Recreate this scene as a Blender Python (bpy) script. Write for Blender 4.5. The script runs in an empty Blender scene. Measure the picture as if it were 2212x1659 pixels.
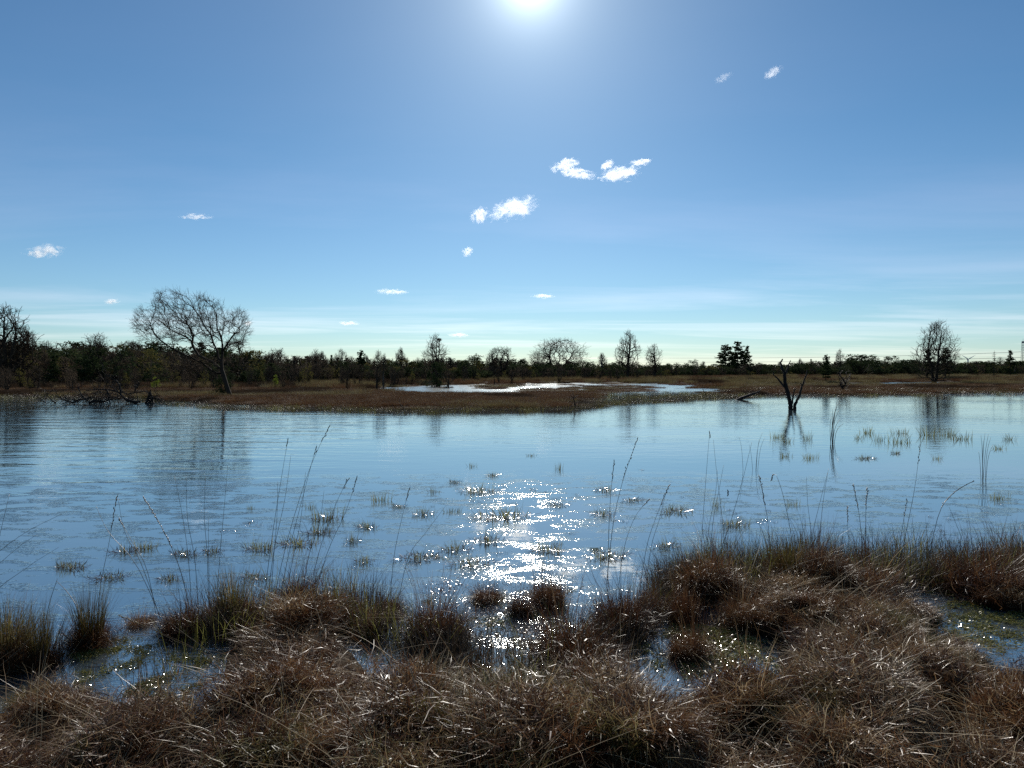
import bpy, math, random
import numpy as np
from mathutils import Vector, Matrix

# ------------------------------------------------------------------ camera, sky, sun, exposure
SC = bpy.context.scene
COL = SC.collection
H = 1.9                                     # eye height above the water
FV = 1522.9                                 # focal length in units of a 2212 px wide picture
CX, CY = 1106.0, 829.5
PITCH = math.atan(30.5 / FV)
SUN_ELEV = math.radians(28.95)
SUN_AZ = math.radians(1.45)                 # to the right of straight ahead (+Y)

cam_d = bpy.data.cameras.new('camera')
cam_d.sensor_width = 36.0
cam_d.lens = 36.0 * FV / 2212.0
cam_d.clip_start = 0.05
cam_d.clip_end = 90000.0
cam = bpy.data.objects.new('camera', cam_d)
COL.objects.link(cam)
cam.location = (0, 0, H)
cam.rotation_euler = (math.pi / 2 - PITCH, 0, 0)
SC.camera = cam

SUN_DIR = Vector((math.sin(SUN_AZ) * math.cos(SUN_ELEV), math.cos(SUN_AZ) * math.cos(SUN_ELEV), math.sin(SUN_ELEV)))

world = bpy.data.worlds.new('World')
SC.world = world
world.use_nodes = True
wn, wl = world.node_tree.nodes, world.node_tree.links
wn.clear()
w_out = wn.new('ShaderNodeOutputWorld')
w_bg = wn.new('ShaderNodeBackground')
w_bg.inputs['Strength'].default_value = 0.078
sky = wn.new('ShaderNodeTexSky')
sky.sky_type = 'NISHITA'
sky.sun_disc = False
sky.sun_elevation = SUN_ELEV
sky.sun_rotation = SUN_AZ
sky.altitude = 10
sky.air_density = 0.95
sky.dust_density = 0.12
sky.ozone_density = 9.0


def wmath(op, a, b=None, c=None):
    n = wn.new('ShaderNodeMath')
    n.operation = op
    for i, s in enumerate((a, b, c)):
        if s is None:
            continue
        if isinstance(s, (int, float)):
            n.inputs[i].default_value = s
        else:
            wl.new(s, n.inputs[i])
    return n.outputs[0]


def wramp(src, stops):
    n = wn.new('ShaderNodeValToRGB')
    n.color_ramp.elements[0].position, n.color_ramp.elements[0].color = stops[0][0], (stops[0][1],) * 3 + (1,)
    n.color_ramp.elements[1].position, n.color_ramp.elements[1].color = stops[1][0], (stops[1][1],) * 3 + (1,)
    for p, v in stops[2:]:
        e = n.color_ramp.elements.new(p)
        e.color = (v,) * 3 + (1,)
    wl.new(src, n.inputs[0])
    return n.outputs[0]


# thin high cirrus: a noise layer on a flat sheet far overhead, seen in perspective all round the horizon
tc = wn.new('ShaderNodeTexCoord')
sep = wn.new('ShaderNodeSeparateXYZ')
wl.new(tc.outputs['Generated'], sep.inputs[0])
zc = wmath('MAXIMUM', sep.outputs[2], 0.015)
zc2 = wmath('ADD', zc, 0.03)
cx_ = wmath('DIVIDE', sep.outputs[0], zc2)
cy_ = wmath('DIVIDE', sep.outputs[1], zc2)
comb = wn.new('ShaderNodeCombineXYZ')
wl.new(wmath('MULTIPLY', cx_, 0.16), comb.inputs[0])
wl.new(wmath('MULTIPLY', cy_, 0.42), comb.inputs[1])
comb.inputs[2].default_value = 3.7
nz = wn.new('ShaderNodeTexNoise')
nz.inputs['Scale'].default_value = 1.0
nz.inputs['Detail'].default_value = 7.0
nz.inputs['Roughness'].default_value = 0.58
nz.inputs['Distortion'].default_value = 0.5
wl.new(comb.outputs[0], nz.inputs['Vector'])
c_mask = wramp(nz.outputs[0], [(0.46, 0.0), (0.70, 1.0)])
c_fade = wramp(sep.outputs[2], [(0.0, 1.0), (0.35, 0.05), (0.06, 0.9), (0.14, 0.35)])
c_low = wramp(sep.outputs[2], [(0.0, 0.30), (0.30, 0.0), (0.10, 0.16)])
cir = wmath('ADD', wmath('MULTIPLY', c_mask, c_fade), c_low)      # streaks over an even veil of horizon haze
add1 = wn.new('ShaderNodeMix')
add1.data_type = 'RGBA'
add1.blend_type = 'ADD'
wl.new(cir, add1.inputs['Factor'])
tintn = wn.new('ShaderNodeMix')
tintn.data_type = 'RGBA'
tintn.blend_type = 'MULTIPLY'
tintn.inputs['Factor'].default_value = 1.0
wl.new(sky.outputs[0], tintn.inputs['A'])
tintn.inputs['B'].default_value = (1.02, 1.11, 0.96, 1)          # white balance of the clear sky
wl.new(tintn.outputs['Result'], add1.inputs['A'])
add1.inputs['B'].default_value = (3.7, 2.5, 2.4, 1)
# circumsolar aureole of the haze around the real sun direction
vdot = wn.new('ShaderNodeVectorMath')
vdot.operation = 'DOT_PRODUCT'
vnorm = wn.new('ShaderNodeVectorMath')
vnorm.operation = 'NORMALIZE'
wl.new(tc.outputs['Generated'], vnorm.inputs[0])
wl.new(vnorm.outputs[0], vdot.inputs[0])
vdot.inputs[1].default_value = SUN_DIR
cosang = wmath('MINIMUM', vdot.outputs['Value'], 0.999999)
ang = wmath('ARCCOSINE', cosang)
a2 = wmath('MULTIPLY', ang, ang)
core = wmath('DIVIDE', 0.0185, wmath('ADD', a2, 0.0009))
core = wmath('MULTIPLY', core, wmath('EXPONENT', wmath('MULTIPLY', ang, -2.2)))
core = wmath('ADD', core, wmath('MULTIPLY', wmath('EXPONENT', wmath('MULTIPLY', ang, -6.0)), 1.5))
aur = wn.new('ShaderNodeMix')
aur.data_type = 'RGBA'
aur.blend_type = 'ADD'
aur.clamp_factor = False
wl.new(core, aur.inputs['Factor'])
wl.new(add1.outputs['Result'], aur.inputs['A'])
aur.inputs['B'].default_value = (0.92, 1.0, 0.95, 1)
wl.new(aur.outputs['Result'], w_bg.inputs['Color'])
wl.new(w_bg.outputs[0], w_out.inputs['Surface'])

sun_d = bpy.data.lights.new('sun', 'SUN')
sun_d.energy = 4.2
sun_d.angle = math.radians(0.53)
sun_d.color = (1.0, 0.95, 0.87)
sun = bpy.data.objects.new('sun', sun_d)
COL.objects.link(sun)
sun.rotation_euler = (-SUN_DIR).to_track_quat('-Z', 'Y').to_euler()

SC.view_settings.view_transform = 'Standard'
SC.view_settings.look = 'None'
SC.view_settings.gamma = 1.0
SC.view_settings.exposure = 0.12
SC.view_settings.use_curve_mapping = False
cy = SC.cycles
cy.use_denoising = False
cy.use_adaptive_sampling = False
cy.max_bounces = 6
cy.diffuse_bounces = 2
cy.glossy_bounces = 3
cy.transmission_bounces = 3
cy.transparent_max_bounces = 6
cy.volume_bounces = 4
cy.caustics_reflective = False
cy.caustics_refractive = False
cy.sample_clamp_indirect = 4.0
cy.volume_step_rate = 1.0

# ------------------------------------------------------------------ helpers
RNG = random.Random(11)
NP = np.random.default_rng(5)


def ray(u, v):
    x, z = (u - CX) / FV, -(v - CY) / FV
    c, s = math.cos(PITCH), math.sin(PITCH)
    return Vector((x, c + z * s, -s + z * c))


def G(u, v, z=0.0):
    """the point of the level z that the picture shows at u, v"""
    d = ray(u, v)
    t = (z - H) / d.z
    return Vector((d.x * t, d.y * t, z))


def at(u, v, Y):
    d = ray(u, v)
    t = Y / d.y
    return Vector((d.x * t, Y, H + d.z * t))


def tag(o, label, cat, group=None, kind=None):
    o['label'] = label
    if cat:
        o['category'] = cat
    if group:
        o['group'] = group
    if kind:
        o['kind'] = kind
    return o


def thing(name, label, cat, loc, group=None, rz=0.0, scale=1.0):
    o = bpy.data.objects.new(name, None)
    o.empty_display_size = 0.1
    COL.objects.link(o)
    o.location = loc
    o.rotation_euler = (0, 0, rz)
    o.scale = (scale,) * 3
    return tag(o, label, cat, group)


def link(name, mesh, parent=None, loc=(0, 0, 0), rot=(0, 0, 0), scale=1.0):
    o = bpy.data.objects.new(name, mesh)
    COL.objects.link(o)
    o.location = loc
    o.rotation_euler = rot
    o.scale = (scale,) * 3 if isinstance(scale, (int, float)) else scale
    if parent:
        o.parent = parent
    return o


def np_mesh(name, verts, faces, mat, tint=None, smooth=False):
    """verts (n,3) and faces (m,3 or 4) arrays to a mesh"""
    me = bpy.data.meshes.new(name)
    verts = np.asarray(verts, dtype=np.float32)
    faces = np.asarray(faces, dtype=np.int32)
    k = faces.shape[1]
    me.vertices.add(len(verts))
    me.vertices.foreach_set('co', verts.ravel())
    me.loops.add(faces.size)
    me.loops.foreach_set('vertex_index', faces.ravel())
    me.polygons.add(len(faces))
    me.polygons.foreach_set('loop_start', np.arange(0, faces.size, k, dtype=np.int32))
    if smooth:
        me.polygons.foreach_set('use_smooth', np.ones(len(faces), dtype=bool))
    if tint is not None:
        a = me.attributes.new('tint', 'FLOAT', 'POINT')
        a.data.foreach_set('value', np.asarray(tint, dtype=np.float32))
    me.update(calc_edges=True)
    if mat:
        me.materials.append(mat)
    return me


class Tubes:
    """collects tapered tubes along polylines"""
    def __init__(self):
        self.v, self.f, self.t = [], [], []

    def add(self, pts, radii, n=4, tint=0.5, close=True):
        base = len(self.v)
        m = len(pts)
        for i in range(m):
            a = pts[max(i - 1, 0)]
            b = pts[min(i + 1, m - 1)]
            d = (b - a)
            if d.length < 1e-9:
                d = Vector((0, 0, 1))
            d.normalize()
            ref = Vector((1, 0, 0)) if abs(d.x) < 0.8 else Vector((0, 1, 0))
            s = d.cross(ref).normalized()
            w = d.cross(s)
            r = radii[i]
            for k in range(n):
                an = 2 * math.pi * k / n
                q = pts[i] + (s * math.cos(an) + w * math.sin(an)) * r
                self.v.append((q.x, q.y, q.z))
                self.t.append(tint)
        for i in range(m - 1):
            for k in range(n):
                k2 = (k + 1) % n
                self.f.append((base + i * n + k, base + i * n + k2, base + (i + 1) * n + k2, base + (i + 1) * n + k))
        if close and n == 4:
            self.f.append((base + 3, base + 2, base + 1, base))
            e = base + (m - 1) * n
            self.f.append((e, e + 1, e + 2, e + 3))

    def mesh(self, name, mat, smooth=True):
        return np_mesh(name, self.v, self.f, mat, self.t, smooth)


def vnoise(x, y, seed=0):
    """smooth lattice noise in -1..1"""
    def hsh(ix, iy):
        n = (ix.astype(np.int64) * 374761393 + iy.astype(np.int64) * 668265263 + seed * 1442695041) & 0x7fffffff
        n = ((n ^ (n >> 13)) * 1274126177) & 0x7fffffff
        return ((n ^ (n >> 16)) & 0xffff) / 32767.5 - 1.0
    x, y = np.asarray(x, float), np.asarray(y, float)
    ix, iy = np.floor(x), np.floor(y)
    fx, fy = x - ix, y - iy
    fx, fy = fx * fx * (3 - 2 * fx), fy * fy * (3 - 2 * fy)
    a, b = hsh(ix, iy), hsh(ix + 1, iy)
    c, d = hsh(ix, iy + 1), hsh(ix + 1, iy + 1)
    return (a * (1 - fx) + b * fx) * (1 - fy) + (c * (1 - fx) + d * fx) * fy


def signed_dist(px, py, poly):
    """positive inside"""
    best = np.full(px.shape, 1e12)
    ins = np.zeros(px.shape, bool)
    n = len(poly)
    for i in range(n):
        x1, y1 = poly[i]
        x2, y2 = poly[(i + 1) % n]
        dx, dy = x2 - x1, y2 - y1
        L = dx * dx + dy * dy + 1e-12
        t = np.clip(((px - x1) * dx + (py - y1) * dy) / L, 0, 1)
        best = np.minimum(best, (px - x1 - t * dx) ** 2 + (py - y1 - t * dy) ** 2)
        cond = ((y1 > py) != (y2 > py))
        with np.errstate(divide='ignore', invalid='ignore'):
            xi = dx * (py - y1) / (dy if abs(dy) > 1e-12 else 1e-12) + x1
        ins ^= cond & (px < xi)
    return np.where(ins, 1, -1) * np.sqrt(best)


# ------------------------------------------------------------------ materials
MATS = {}


def new_mat(name):
    m = bpy.data.materials.new(name)
    m.use_nodes = True
    nt = m.node_tree
    b = nt.nodes['Principled BSDF']
    MATS[name] = m
    return m, nt.nodes, nt.links, b


def ramp_node(nodes, stops):
    n = nodes.new('ShaderNodeValToRGB')
    els = n.color_ramp.elements
    els[0].position, els[0].color = stops[0][0], tuple(stops[0][1]) + (1,)
    els[1].position, els[1].color = stops[-1][0], tuple(stops[-1][1]) + (1,)
    for p, c in stops[1:-1]:
        e = els.new(p)
        e.color = tuple(c) + (1,)
    return n


def blade_mat(name, stops, rough=0.42, transl=0.35, spec=0.5):
    """grass, reeds and leaves: colour by blade from the tint attribute, light passes through"""
    m, n, l, b = new_mat(name)
    at_ = n.new('ShaderNodeAttribute')
    at_.attribute_name = 'tint'
    oi = n.new('ShaderNodeObjectInfo')
    mm = n.new('ShaderNodeMath')
    mm.operation = 'MULTIPLY_ADD'
    l.new(oi.outputs['Random'], mm.inputs[0])
    mm.inputs[1].default_value = 0.34
    mm.inputs[2].default_value = -0.17
    ad = n.new('ShaderNodeMath')
    ad.operation = 'ADD'
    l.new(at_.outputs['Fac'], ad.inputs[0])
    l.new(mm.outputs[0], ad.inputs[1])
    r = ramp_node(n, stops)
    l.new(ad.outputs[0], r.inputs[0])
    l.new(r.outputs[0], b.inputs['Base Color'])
    b.inputs['Roughness'].default_value = rough
    b.inputs['Specular IOR Level'].default_value = spec
    tr = n.new('ShaderNodeBsdfTranslucent')
    l.new(r.outputs[0], tr.inputs[0])
    mx = n.new('ShaderNodeMixShader')
    mx.inputs[0].default_value = transl
    l.new(b.outputs[0], mx.inputs[1])
    l.new(tr.outputs[0], mx.inputs[2])
    l.new(mx.outputs[0], n['Material Output'].inputs['Surface'])
    return m


M_BROWN = blade_mat('dry_moor_grass', [(0.0, (0.030, 0.012, 0.006)), (0.35, (0.092, 0.038, 0.017)),
                                       (0.6, (0.165, 0.077, 0.034)), (0.8, (0.31, 0.195, 0.095)), (1.0, (0.60, 0.47, 0.28))], 0.34, 0.34, 0.22)
M_OLIVE = blade_mat('olive_moor_grass', [(0.0, (0.03, 0.022, 0.008)), (0.4, (0.085, 0.07, 0.02)), (0.7, (0.15, 0.12, 0.04)), (1.0, (0.42, 0.35, 0.17))], 0.38, 0.36, 0.2)
M_HEATH = blade_mat('dark_heather', [(0.0, (0.035, 0.02, 0.012)), (1.0, (0.11, 0.07, 0.04))], 0.85, 0.2, 0.05)
M_STRAW = blade_mat('straw_stem', [(0.0, (0.20, 0.12, 0.06)), (0.5, (0.36, 0.26, 0.14)), (1.0, (0.50, 0.40, 0.24))], 0.55, 0.2, 0.15)
M_SEDGE = blade_mat('green_sedge', [(0.0, (0.07, 0.05, 0.02)), (0.35, (0.12, 0.12, 0.03)),
                                    (0.7, (0.20, 0.20, 0.05)), (1.0, (0.34, 0.29, 0.11))], 0.4, 0.6, 0.3)
M_STEM = blade_mat('dark_grass_stem', [(0.0, (0.045, 0.03, 0.018)), (1.0, (0.14, 0.10, 0.055))], 0.45, 0.15)
M_LITTER = blade_mat('wet_litter', [(0.0, (0.04, 0.014, 0.008)), (0.6, (0.11, 0.042, 0.02)), (1.0, (0.24, 0.14, 0.07))], 0.14, 0.1, 0.5)
M_MOSS = blade_mat('floating_moss', [(0.0, (0.09, 0.085, 0.02)), (0.5, (0.22, 0.21, 0.045)), (1.0, (0.38, 0.34, 0.09))], 0.14, 0.25, 0.5)
M_MARSH = blade_mat('marsh_grass', [(0.0, (0.045, 0.022, 0.012)), (0.4, (0.115, 0.055, 0.028)), (0.7, (0.17, 0.10, 0.048)), (1.0, (0.27, 0.20, 0.10))], 0.7, 0.3, 0.08)
M_MARSHG = blade_mat('pale_marsh_grass', [(0.0, (0.09, 0.065, 0.03)), (0.5, (0.17, 0.135, 0.06)), (1.0, (0.32, 0.27, 0.13))], 0.7, 0.35, 0.08)
M_NEEDLE = blade_mat('pine_needles', [(0.0, (0.014, 0.024, 0.011)), (0.6, (0.036, 0.052, 0.02)), (1.0, (0.075, 0.09, 0.034))], 0.9, 0.3, 0.04)
M_LEAF = blade_mat('spring_leaves', [(0.0, (0.09, 0.13, 0.015)), (1.0, (0.22, 0.26, 0.04))], 0.8, 0.5, 0.06)
M_BUD = blade_mat('budding_leaves', [(0.0, (0.07, 0.07, 0.02)), (1.0, (0.18, 0.15, 0.045))], 0.9, 0.35, 0.05)
M_TWIG = blade_mat('bare_twigs', [(0.0, (0.045, 0.032, 0.022)), (1.0, (0.15, 0.105, 0.066))], 0.9, 0.0, 0.04)
M_BARK = blade_mat('bark', [(0.0, (0.02, 0.015, 0.012)), (1.0, (0.05, 0.039, 0.03))], 0.85, 0.0, 0.06)
M_BIRCH = blade_mat('birch_bark', [(0.0, (0.06, 0.05, 0.04)), (1.0, (0.20, 0.18, 0.15))], 0.7, 0.0, 0.2)
M_DEAD = blade_mat('dead_wood', [(0.0, (0.012, 0.009, 0.008)), (1.0, (0.04, 0.03, 0.024))], 0.7, 0.0, 0.2)

for mname in ('bark', 'birch_bark', 'dead_wood'):
    m = MATS[mname]
    n, l = m.node_tree.nodes, m.node_tree.links
    no = n.new('ShaderNodeTexNoise')
    no.inputs['Scale'].default_value = 22.0
    no.inputs['Detail'].default_value = 5.0
    bp = n.new('ShaderNodeBump')
    bp.inputs['Distance'].default_value = 0.03
    l.new(no.outputs[0], bp.inputs['Height'])
    l.new(bp.outputs[0], n['Principled BSDF'].inputs['Normal'])

# peat ground
m, n, l, b = new_mat('peat_ground')
no = n.new('ShaderNodeTexNoise')
no.inputs['Scale'].default_value = 2.5
no.inputs['Detail'].default_value = 8
tcn = n.new('ShaderNodeTexCoord')
l.new(tcn.outputs['Object'], no.inputs['Vector'])
r = ramp_node(n, [(0.3, (0.012, 0.009, 0.006)), (0.55, (0.035, 0.022, 0.013)), (0.8, (0.075, 0.05, 0.027))])
l.new(no.outputs[0], r.inputs[0])
l.new(r.outputs[0], b.inputs['Base Color'])
b.inputs['Roughness'].default_value = 0.9
b.inputs['Specular IOR Level'].default_value = 0.08
bp = n.new('ShaderNodeBump')
bp.inputs['Distance'].default_value = 0.06
l.new(no.outputs[0], bp.inputs['Height'])
l.new(bp.outputs[0], b.inputs['Normal'])
M_PEAT = m

# water: dark peat water with wind ripples
m, n, l, b = new_mat('peat_water')
b.inputs['Base Color'].default_value = (0.06, 0.085, 0.095, 1)
b.inputs['Roughness'].default_value = 0.045
b.inputs['IOR'].default_value = 1.5
tcn = n.new('ShaderNodeTexCoord')


def nmath(op, a, b_=None, c_=None):
    q = n.new('ShaderNodeMath')
    q.operation = op
    for i, s in enumerate((a, b_, c_)):
        if s is None:
            continue
        if isinstance(s, (int, float)):
            q.inputs[i].default_value = s
        else:
            l.new(s, q.inputs[i])
    return q.outputs[0]


def wnoise(scale, stretch, detail, rot=0.0, rough=0.5, dist=0.0):
    mp = n.new('ShaderNodeMapping')
    l.new(tcn.outputs['Object'], mp.inputs[0])
    mp.inputs['Rotation'].default_value = (0, 0, rot)
    mp.inputs['Scale'].default_value = stretch
    t = n.new('ShaderNodeTexNoise')
    t.inputs['Scale'].default_value = scale
    t.inputs['Detail'].default_value = detail
    t.inputs['Roughness'].default_value = rough
    t.inputs['Distortion'].default_value = dist
    l.new(mp.outputs[0], t.inputs['Vector'])
    return t.outputs[0]


sx = n.new('ShaderNodeSeparateXYZ')
l.new(tcn.outputs['Object'], sx.inputs[0])
wx, wy = sx.outputs[0], sx.outputs[1]


def smooth(src, a, b_):
    q = n.new('ShaderNodeMapRange')
    q.interpolation_type = 'SMOOTHSTEP'
    l.new(src, q.inputs['Value'])
    q.inputs['From Min'].default_value = a
    q.inputs['From Max'].default_value = b_
    return q.outputs[0]


fine = wnoise(7.0, (0.45, 1.0, 1.0), 3.0, 0.10)
mid = wnoise(2.6, (0.35, 1.0, 1.0), 3.0, 0.12, 0.5, 0.4)
swell = wnoise(1.35, (0.22, 1.0, 1.0), 2.0, 0.20, 0.5, 0.6)
gust = wnoise(0.10, (0.45, 1.0, 1.0), 3.0, 0.1)
far = smooth(wy, 11.0, 24.0)                      # open water is ruffled, the sheltered shallows are calm
leftness = smooth(nmath('MULTIPLY', wx, -1.0), 1.0, 7.0)
leftfar = nmath('MULTIPLY', leftness, smooth(wy, 8.0, 13.0))
gustm = smooth(gust, 0.38, 0.62)
amp = nmath('MAXIMUM', nmath('MULTIPLY', far, nmath('MULTIPLY_ADD', gustm, 0.75, 0.35)), nmath('MULTIPLY', leftfar, 0.75))
h1 = nmath('MULTIPLY', nmath('MULTIPLY', fine, 0.0052), nmath('ADD', amp, 0.10))
h2 = nmath('MULTIPLY', nmath('MULTIPLY', mid, 0.011), nmath('ADD', amp, 0.025))
h3 = nmath('MULTIPLY', nmath('MULTIPLY', swell, 0.022), nmath('ADD', leftfar, nmath('MULTIPLY', amp, 0.25)))
tiny = wnoise(34.0, (0.7, 1.0, 1.0), 2.0, 0.0)
patch = smooth(wnoise(3.2, (0.5, 1.0, 1.0), 5.0, 0.0, 0.65), 0.50, 0.60)       # films of litter break the calm surface
shal = nmath('SUBTRACT', 1.0, smooth(wy, 10.5, 14.0))
h4 = nmath('MULTIPLY', nmath('MULTIPLY', tiny, 0.0054), nmath('MULTIPLY', patch, shal))
rough_far = smooth(wy, 50.0, 62.0)
h5 = nmath('MULTIPLY', nmath('MULTIPLY', fine, 0.022), rough_far)
hh = nmath('ADD', nmath('ADD', h1, h4), nmath('ADD', nmath('ADD', h2, h5), h3))
bp = n.new('ShaderNodeBump')
bp.inputs['Strength'].default_value = 1.0
bp.inputs['Distance'].default_value = 1.0
bp.inputs['Filter Width'].default_value = 0.012
l.new(hh, bp.inputs['Height'])
l.new(bp.outputs[0], b.inputs['Normal'])
rg_ = nmath('ADD', nmath('MULTIPLY_ADD', nmath('MULTIPLY', patch, shal), 0.032, 0.04), nmath('MULTIPLY', rough_far, 0.09))
l.new(rg_, b.inputs['Roughness'])
gl = n.new('ShaderNodeBsdfGlossy')
gl.inputs['Color'].default_value = (0.88, 0.90, 0.86, 1)
l.new(rg_, gl.inputs['Roughness'])
l.new(bp.outputs[0], gl.inputs['Normal'])
mxw = n.new('ShaderNodeMixShader')
mxw.inputs[0].default_value = 0.47
l.new(b.outputs[0], mxw.inputs[1])
l.new(gl.outputs[0], mxw.inputs[2])
l.new(mxw.outputs[0], n['Material Output'].inputs['Surface'])
M_WATER = m

m, n, l, b = new_mat('white_turbine_paint')
b.inputs['Base Color'].default_value = (0.72, 0.73, 0.74, 1)
M_WHITE = m
m, n, l, b = new_mat('galvanised_steel')
b.inputs['Base Color'].default_value = (0.22, 0.23, 0.24, 1)
b.inputs['Roughness'].default_value = 0.5
b.inputs['Metallic'].default_value = 0.6
M_STEEL = m


def cloud_mat(seed, dens):
    m = bpy.data.materials.new('cloud_vapour')
    m.use_nodes = True
    n, l = m.node_tree.nodes, m.node_tree.links
    n.clear()
    out = n.new('ShaderNodeOutputMaterial')
    pv = n.new('ShaderNodeVolumePrincipled')
    pv.inputs['Color'].default_value = (1, 1, 1, 1)
    pv.inputs['Anisotropy'].default_value = 0.5
    t = n.new('ShaderNodeTexCoord')
    ln = n.new('ShaderNodeVectorMath')
    ln.operation = 'LENGTH'
    l.new(t.outputs['Object'], ln.inputs[0])
    mp = n.new('ShaderNodeMapping')
    mp.inputs['Location'].default_value = (seed * 3.1, seed * 1.7, seed * 5.3)
    mp.inputs['Scale'].default_value = (1.5, 1.0, 0.8)
    l.new(t.outputs['Object'], mp.inputs[0])
    ns = n.new('ShaderNodeTexNoise')
    ns.inputs['Scale'].default_value = 1.9
    ns.inputs['Detail'].default_value = 6
    ns.inputs['Roughness'].default_value = 0.6
    ns.inputs['Distortion'].default_value = 1.1
    l.new(mp.outputs[0], ns.inputs['Vector'])

    def mt(op, a, b_=None, c_=None):
        q = n.new('ShaderNodeMath')
        q.operation = op
        for i, s in enumerate((a, b_, c_)):
            if s is None:
                continue
            if isinstance(s, (int, float)):
                q.inputs[i].default_value = s
            else:
                l.new(s, q.inputs[i])
        return q.outputs[0]
    r2 = mt('MULTIPLY', ln.outputs['Value'], ln.outputs['Value'])
    d = mt('SUBTRACT', ns.outputs[0], mt('MULTIPLY_ADD', r2, 0.26, 0.40))
    d = mt('MAXIMUM', mt('MULTIPLY', d, 5.0), 0.0)
    d = mt('MULTIPLY', mt('MINIMUM', d, 1.0), dens)
    l.new(d, pv.inputs['Density'])
    l.new(pv.outputs[0], out.inputs['Volume'])
    return m


# ------------------------------------------------------------------ the lie of the land
def Gp(pts):
    return [(G(u, v).x, G(u, v).y) for u, v in pts]


FAR_SHORE = Gp([(-1400, 855), (-300, 856), (60, 856), (180, 857), (300, 862), (345, 868), (420, 868), (500, 874), (600, 880), (720, 884),
                (870, 888), (1000, 886), (1130, 884), (1245, 884), (1275, 876), (1300, 868), (1330, 861), (1400, 857), (1480, 855), (1560, 854),
                (1700, 853), (1900, 853), (2050, 851), (2212, 848), (2600, 846), (3400, 846)])
FAR_LAND = FAR_SHORE + [(3000, 300), (3000, 3000), (-3000, 3000), (-3000, 300)]
POOL_A = Gp([(800, 838), (900, 834), (1040, 830), (1250, 828), (1420, 828.5), (1560, 831), (1580, 834), (1500, 837), (1480, 840), (1400, 844), (1280, 846),
             (1100, 853), (980, 853), (880, 851), (830, 845)])
POOL_D = Gp([(1285, 850), (1400, 843), (1490, 839), (1570, 840), (1560, 848), (1500, 857), (1400, 864), (1310, 874), (1270, 866)])
POOL_B = Gp([(1700, 831), (1850, 827.5), (1960, 826), (2100, 826), (2125, 829), (2000, 831), (1850, 832.5), (1740, 833)])
POOL_C = Gp([(2090, 814), (2300, 813), (2300, 815), (2120, 815.5)])
NEAR_SHORE = Gp([(-900, 1400), (-300, 1410), (-60, 1425), (60, 1450), (120, 1500), (230, 1545), (340, 1545), (405, 1500), (440, 1405), (520, 1372), (640, 1352), (760, 1345),
                 (830, 1395), (890, 1455), (990, 1515), (1150, 1520), (1260, 1465), (1345, 1415), (1420, 1460), (1530, 1500), (1610, 1470),
                 (1570, 1360), (1470, 1335), (1465, 1280), (1600, 1268), (1800, 1258), (2000, 1272), (2100, 1290), (2212, 1250), (2500, 1225), (3200, 1220)])
NEAR_LAND = NEAR_SHORE + [(40, -30), (-40, -30)]
NEAR_POOL = Gp([(2060, 1345), (2212, 1330), (2420, 1330), (2420, 1440), (2240, 1450), (2100, 1425)])


MOUNDS = []
_rm = random.Random(17)
for _k in range(5200):
    _x, _y = _rm.uniform(-7.5, 7.5), _rm.uniform(0.3, 9.0)
    if float(vnoise(np.array([_x * 0.9]), np.array([_y * 0.9]), 51)[0]) < -0.42:
        continue                                   # open hollows between the tussocks
    if all((_x - a) ** 2 + (_y - b) ** 2 > 0.44 ** 2 for a, b, c, d in MOUNDS):
        MOUNDS.append((_x, _y, _rm.uniform(0.19, 0.33), _rm.uniform(0.09, 0.24)))


def mound(x, y):
    h = np.zeros(np.shape(x))
    for a, b, r_, z_ in MOUNDS:
        d2 = ((x - a) ** 2 + (y - b) ** 2) / (r_ * r_)
        h = np.maximum(h, z_ * np.clip(1 - d2, 0, 1) ** 0.8)
    return h


def heights(x, y):
    x, y = np.asarray(x, float), np.asarray(y, float)
    sf = signed_dist(x, y, FAR_LAND)
    for p in (POOL_A, POOL_B, POOL_C, POOL_D):
        sf = np.minimum(sf, -signed_dist(x, y, p))
    sf = sf + vnoise(x * 0.35, y * 0.35, 3) * 1.25 * np.clip(y / 60, 0.3, 2)
    hf = np.where(sf > 0, np.minimum(sf * 0.03, 0.07 + np.clip((y - 70) * 0.004, 0, 0.15)) + 0.015 + 0.03 * (vnoise(x * 0.8, y * 0.5, 4) + 0.6), np.maximum(sf * 0.25, -0.6))
    sn = np.minimum(signed_dist(x, y, NEAR_LAND), -signed_dist(x, y, NEAR_POOL))
    sn = sn + vnoise(x * 1.6, y * 1.6, 7) * 0.18
    hn = np.where(sn > 0, np.minimum(-0.055 + sn * 0.17, 0.09), np.maximum(-0.055 + sn * 0.3, -0.6))
    near = (np.abs(x) < 8) & (y < 9.2) & (y > 0) & (sn > 0)
    if near.any():
        hn = hn.copy()
        hn[near] += mound(x[near], y[near]) * np.clip(0.45 + sn[near] * 0.6, 0.0, 1)
    return np.maximum(hf, hn)


def gz(x, y):
    return float(heights(np.array([x]), np.array([y]))[0])


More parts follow.
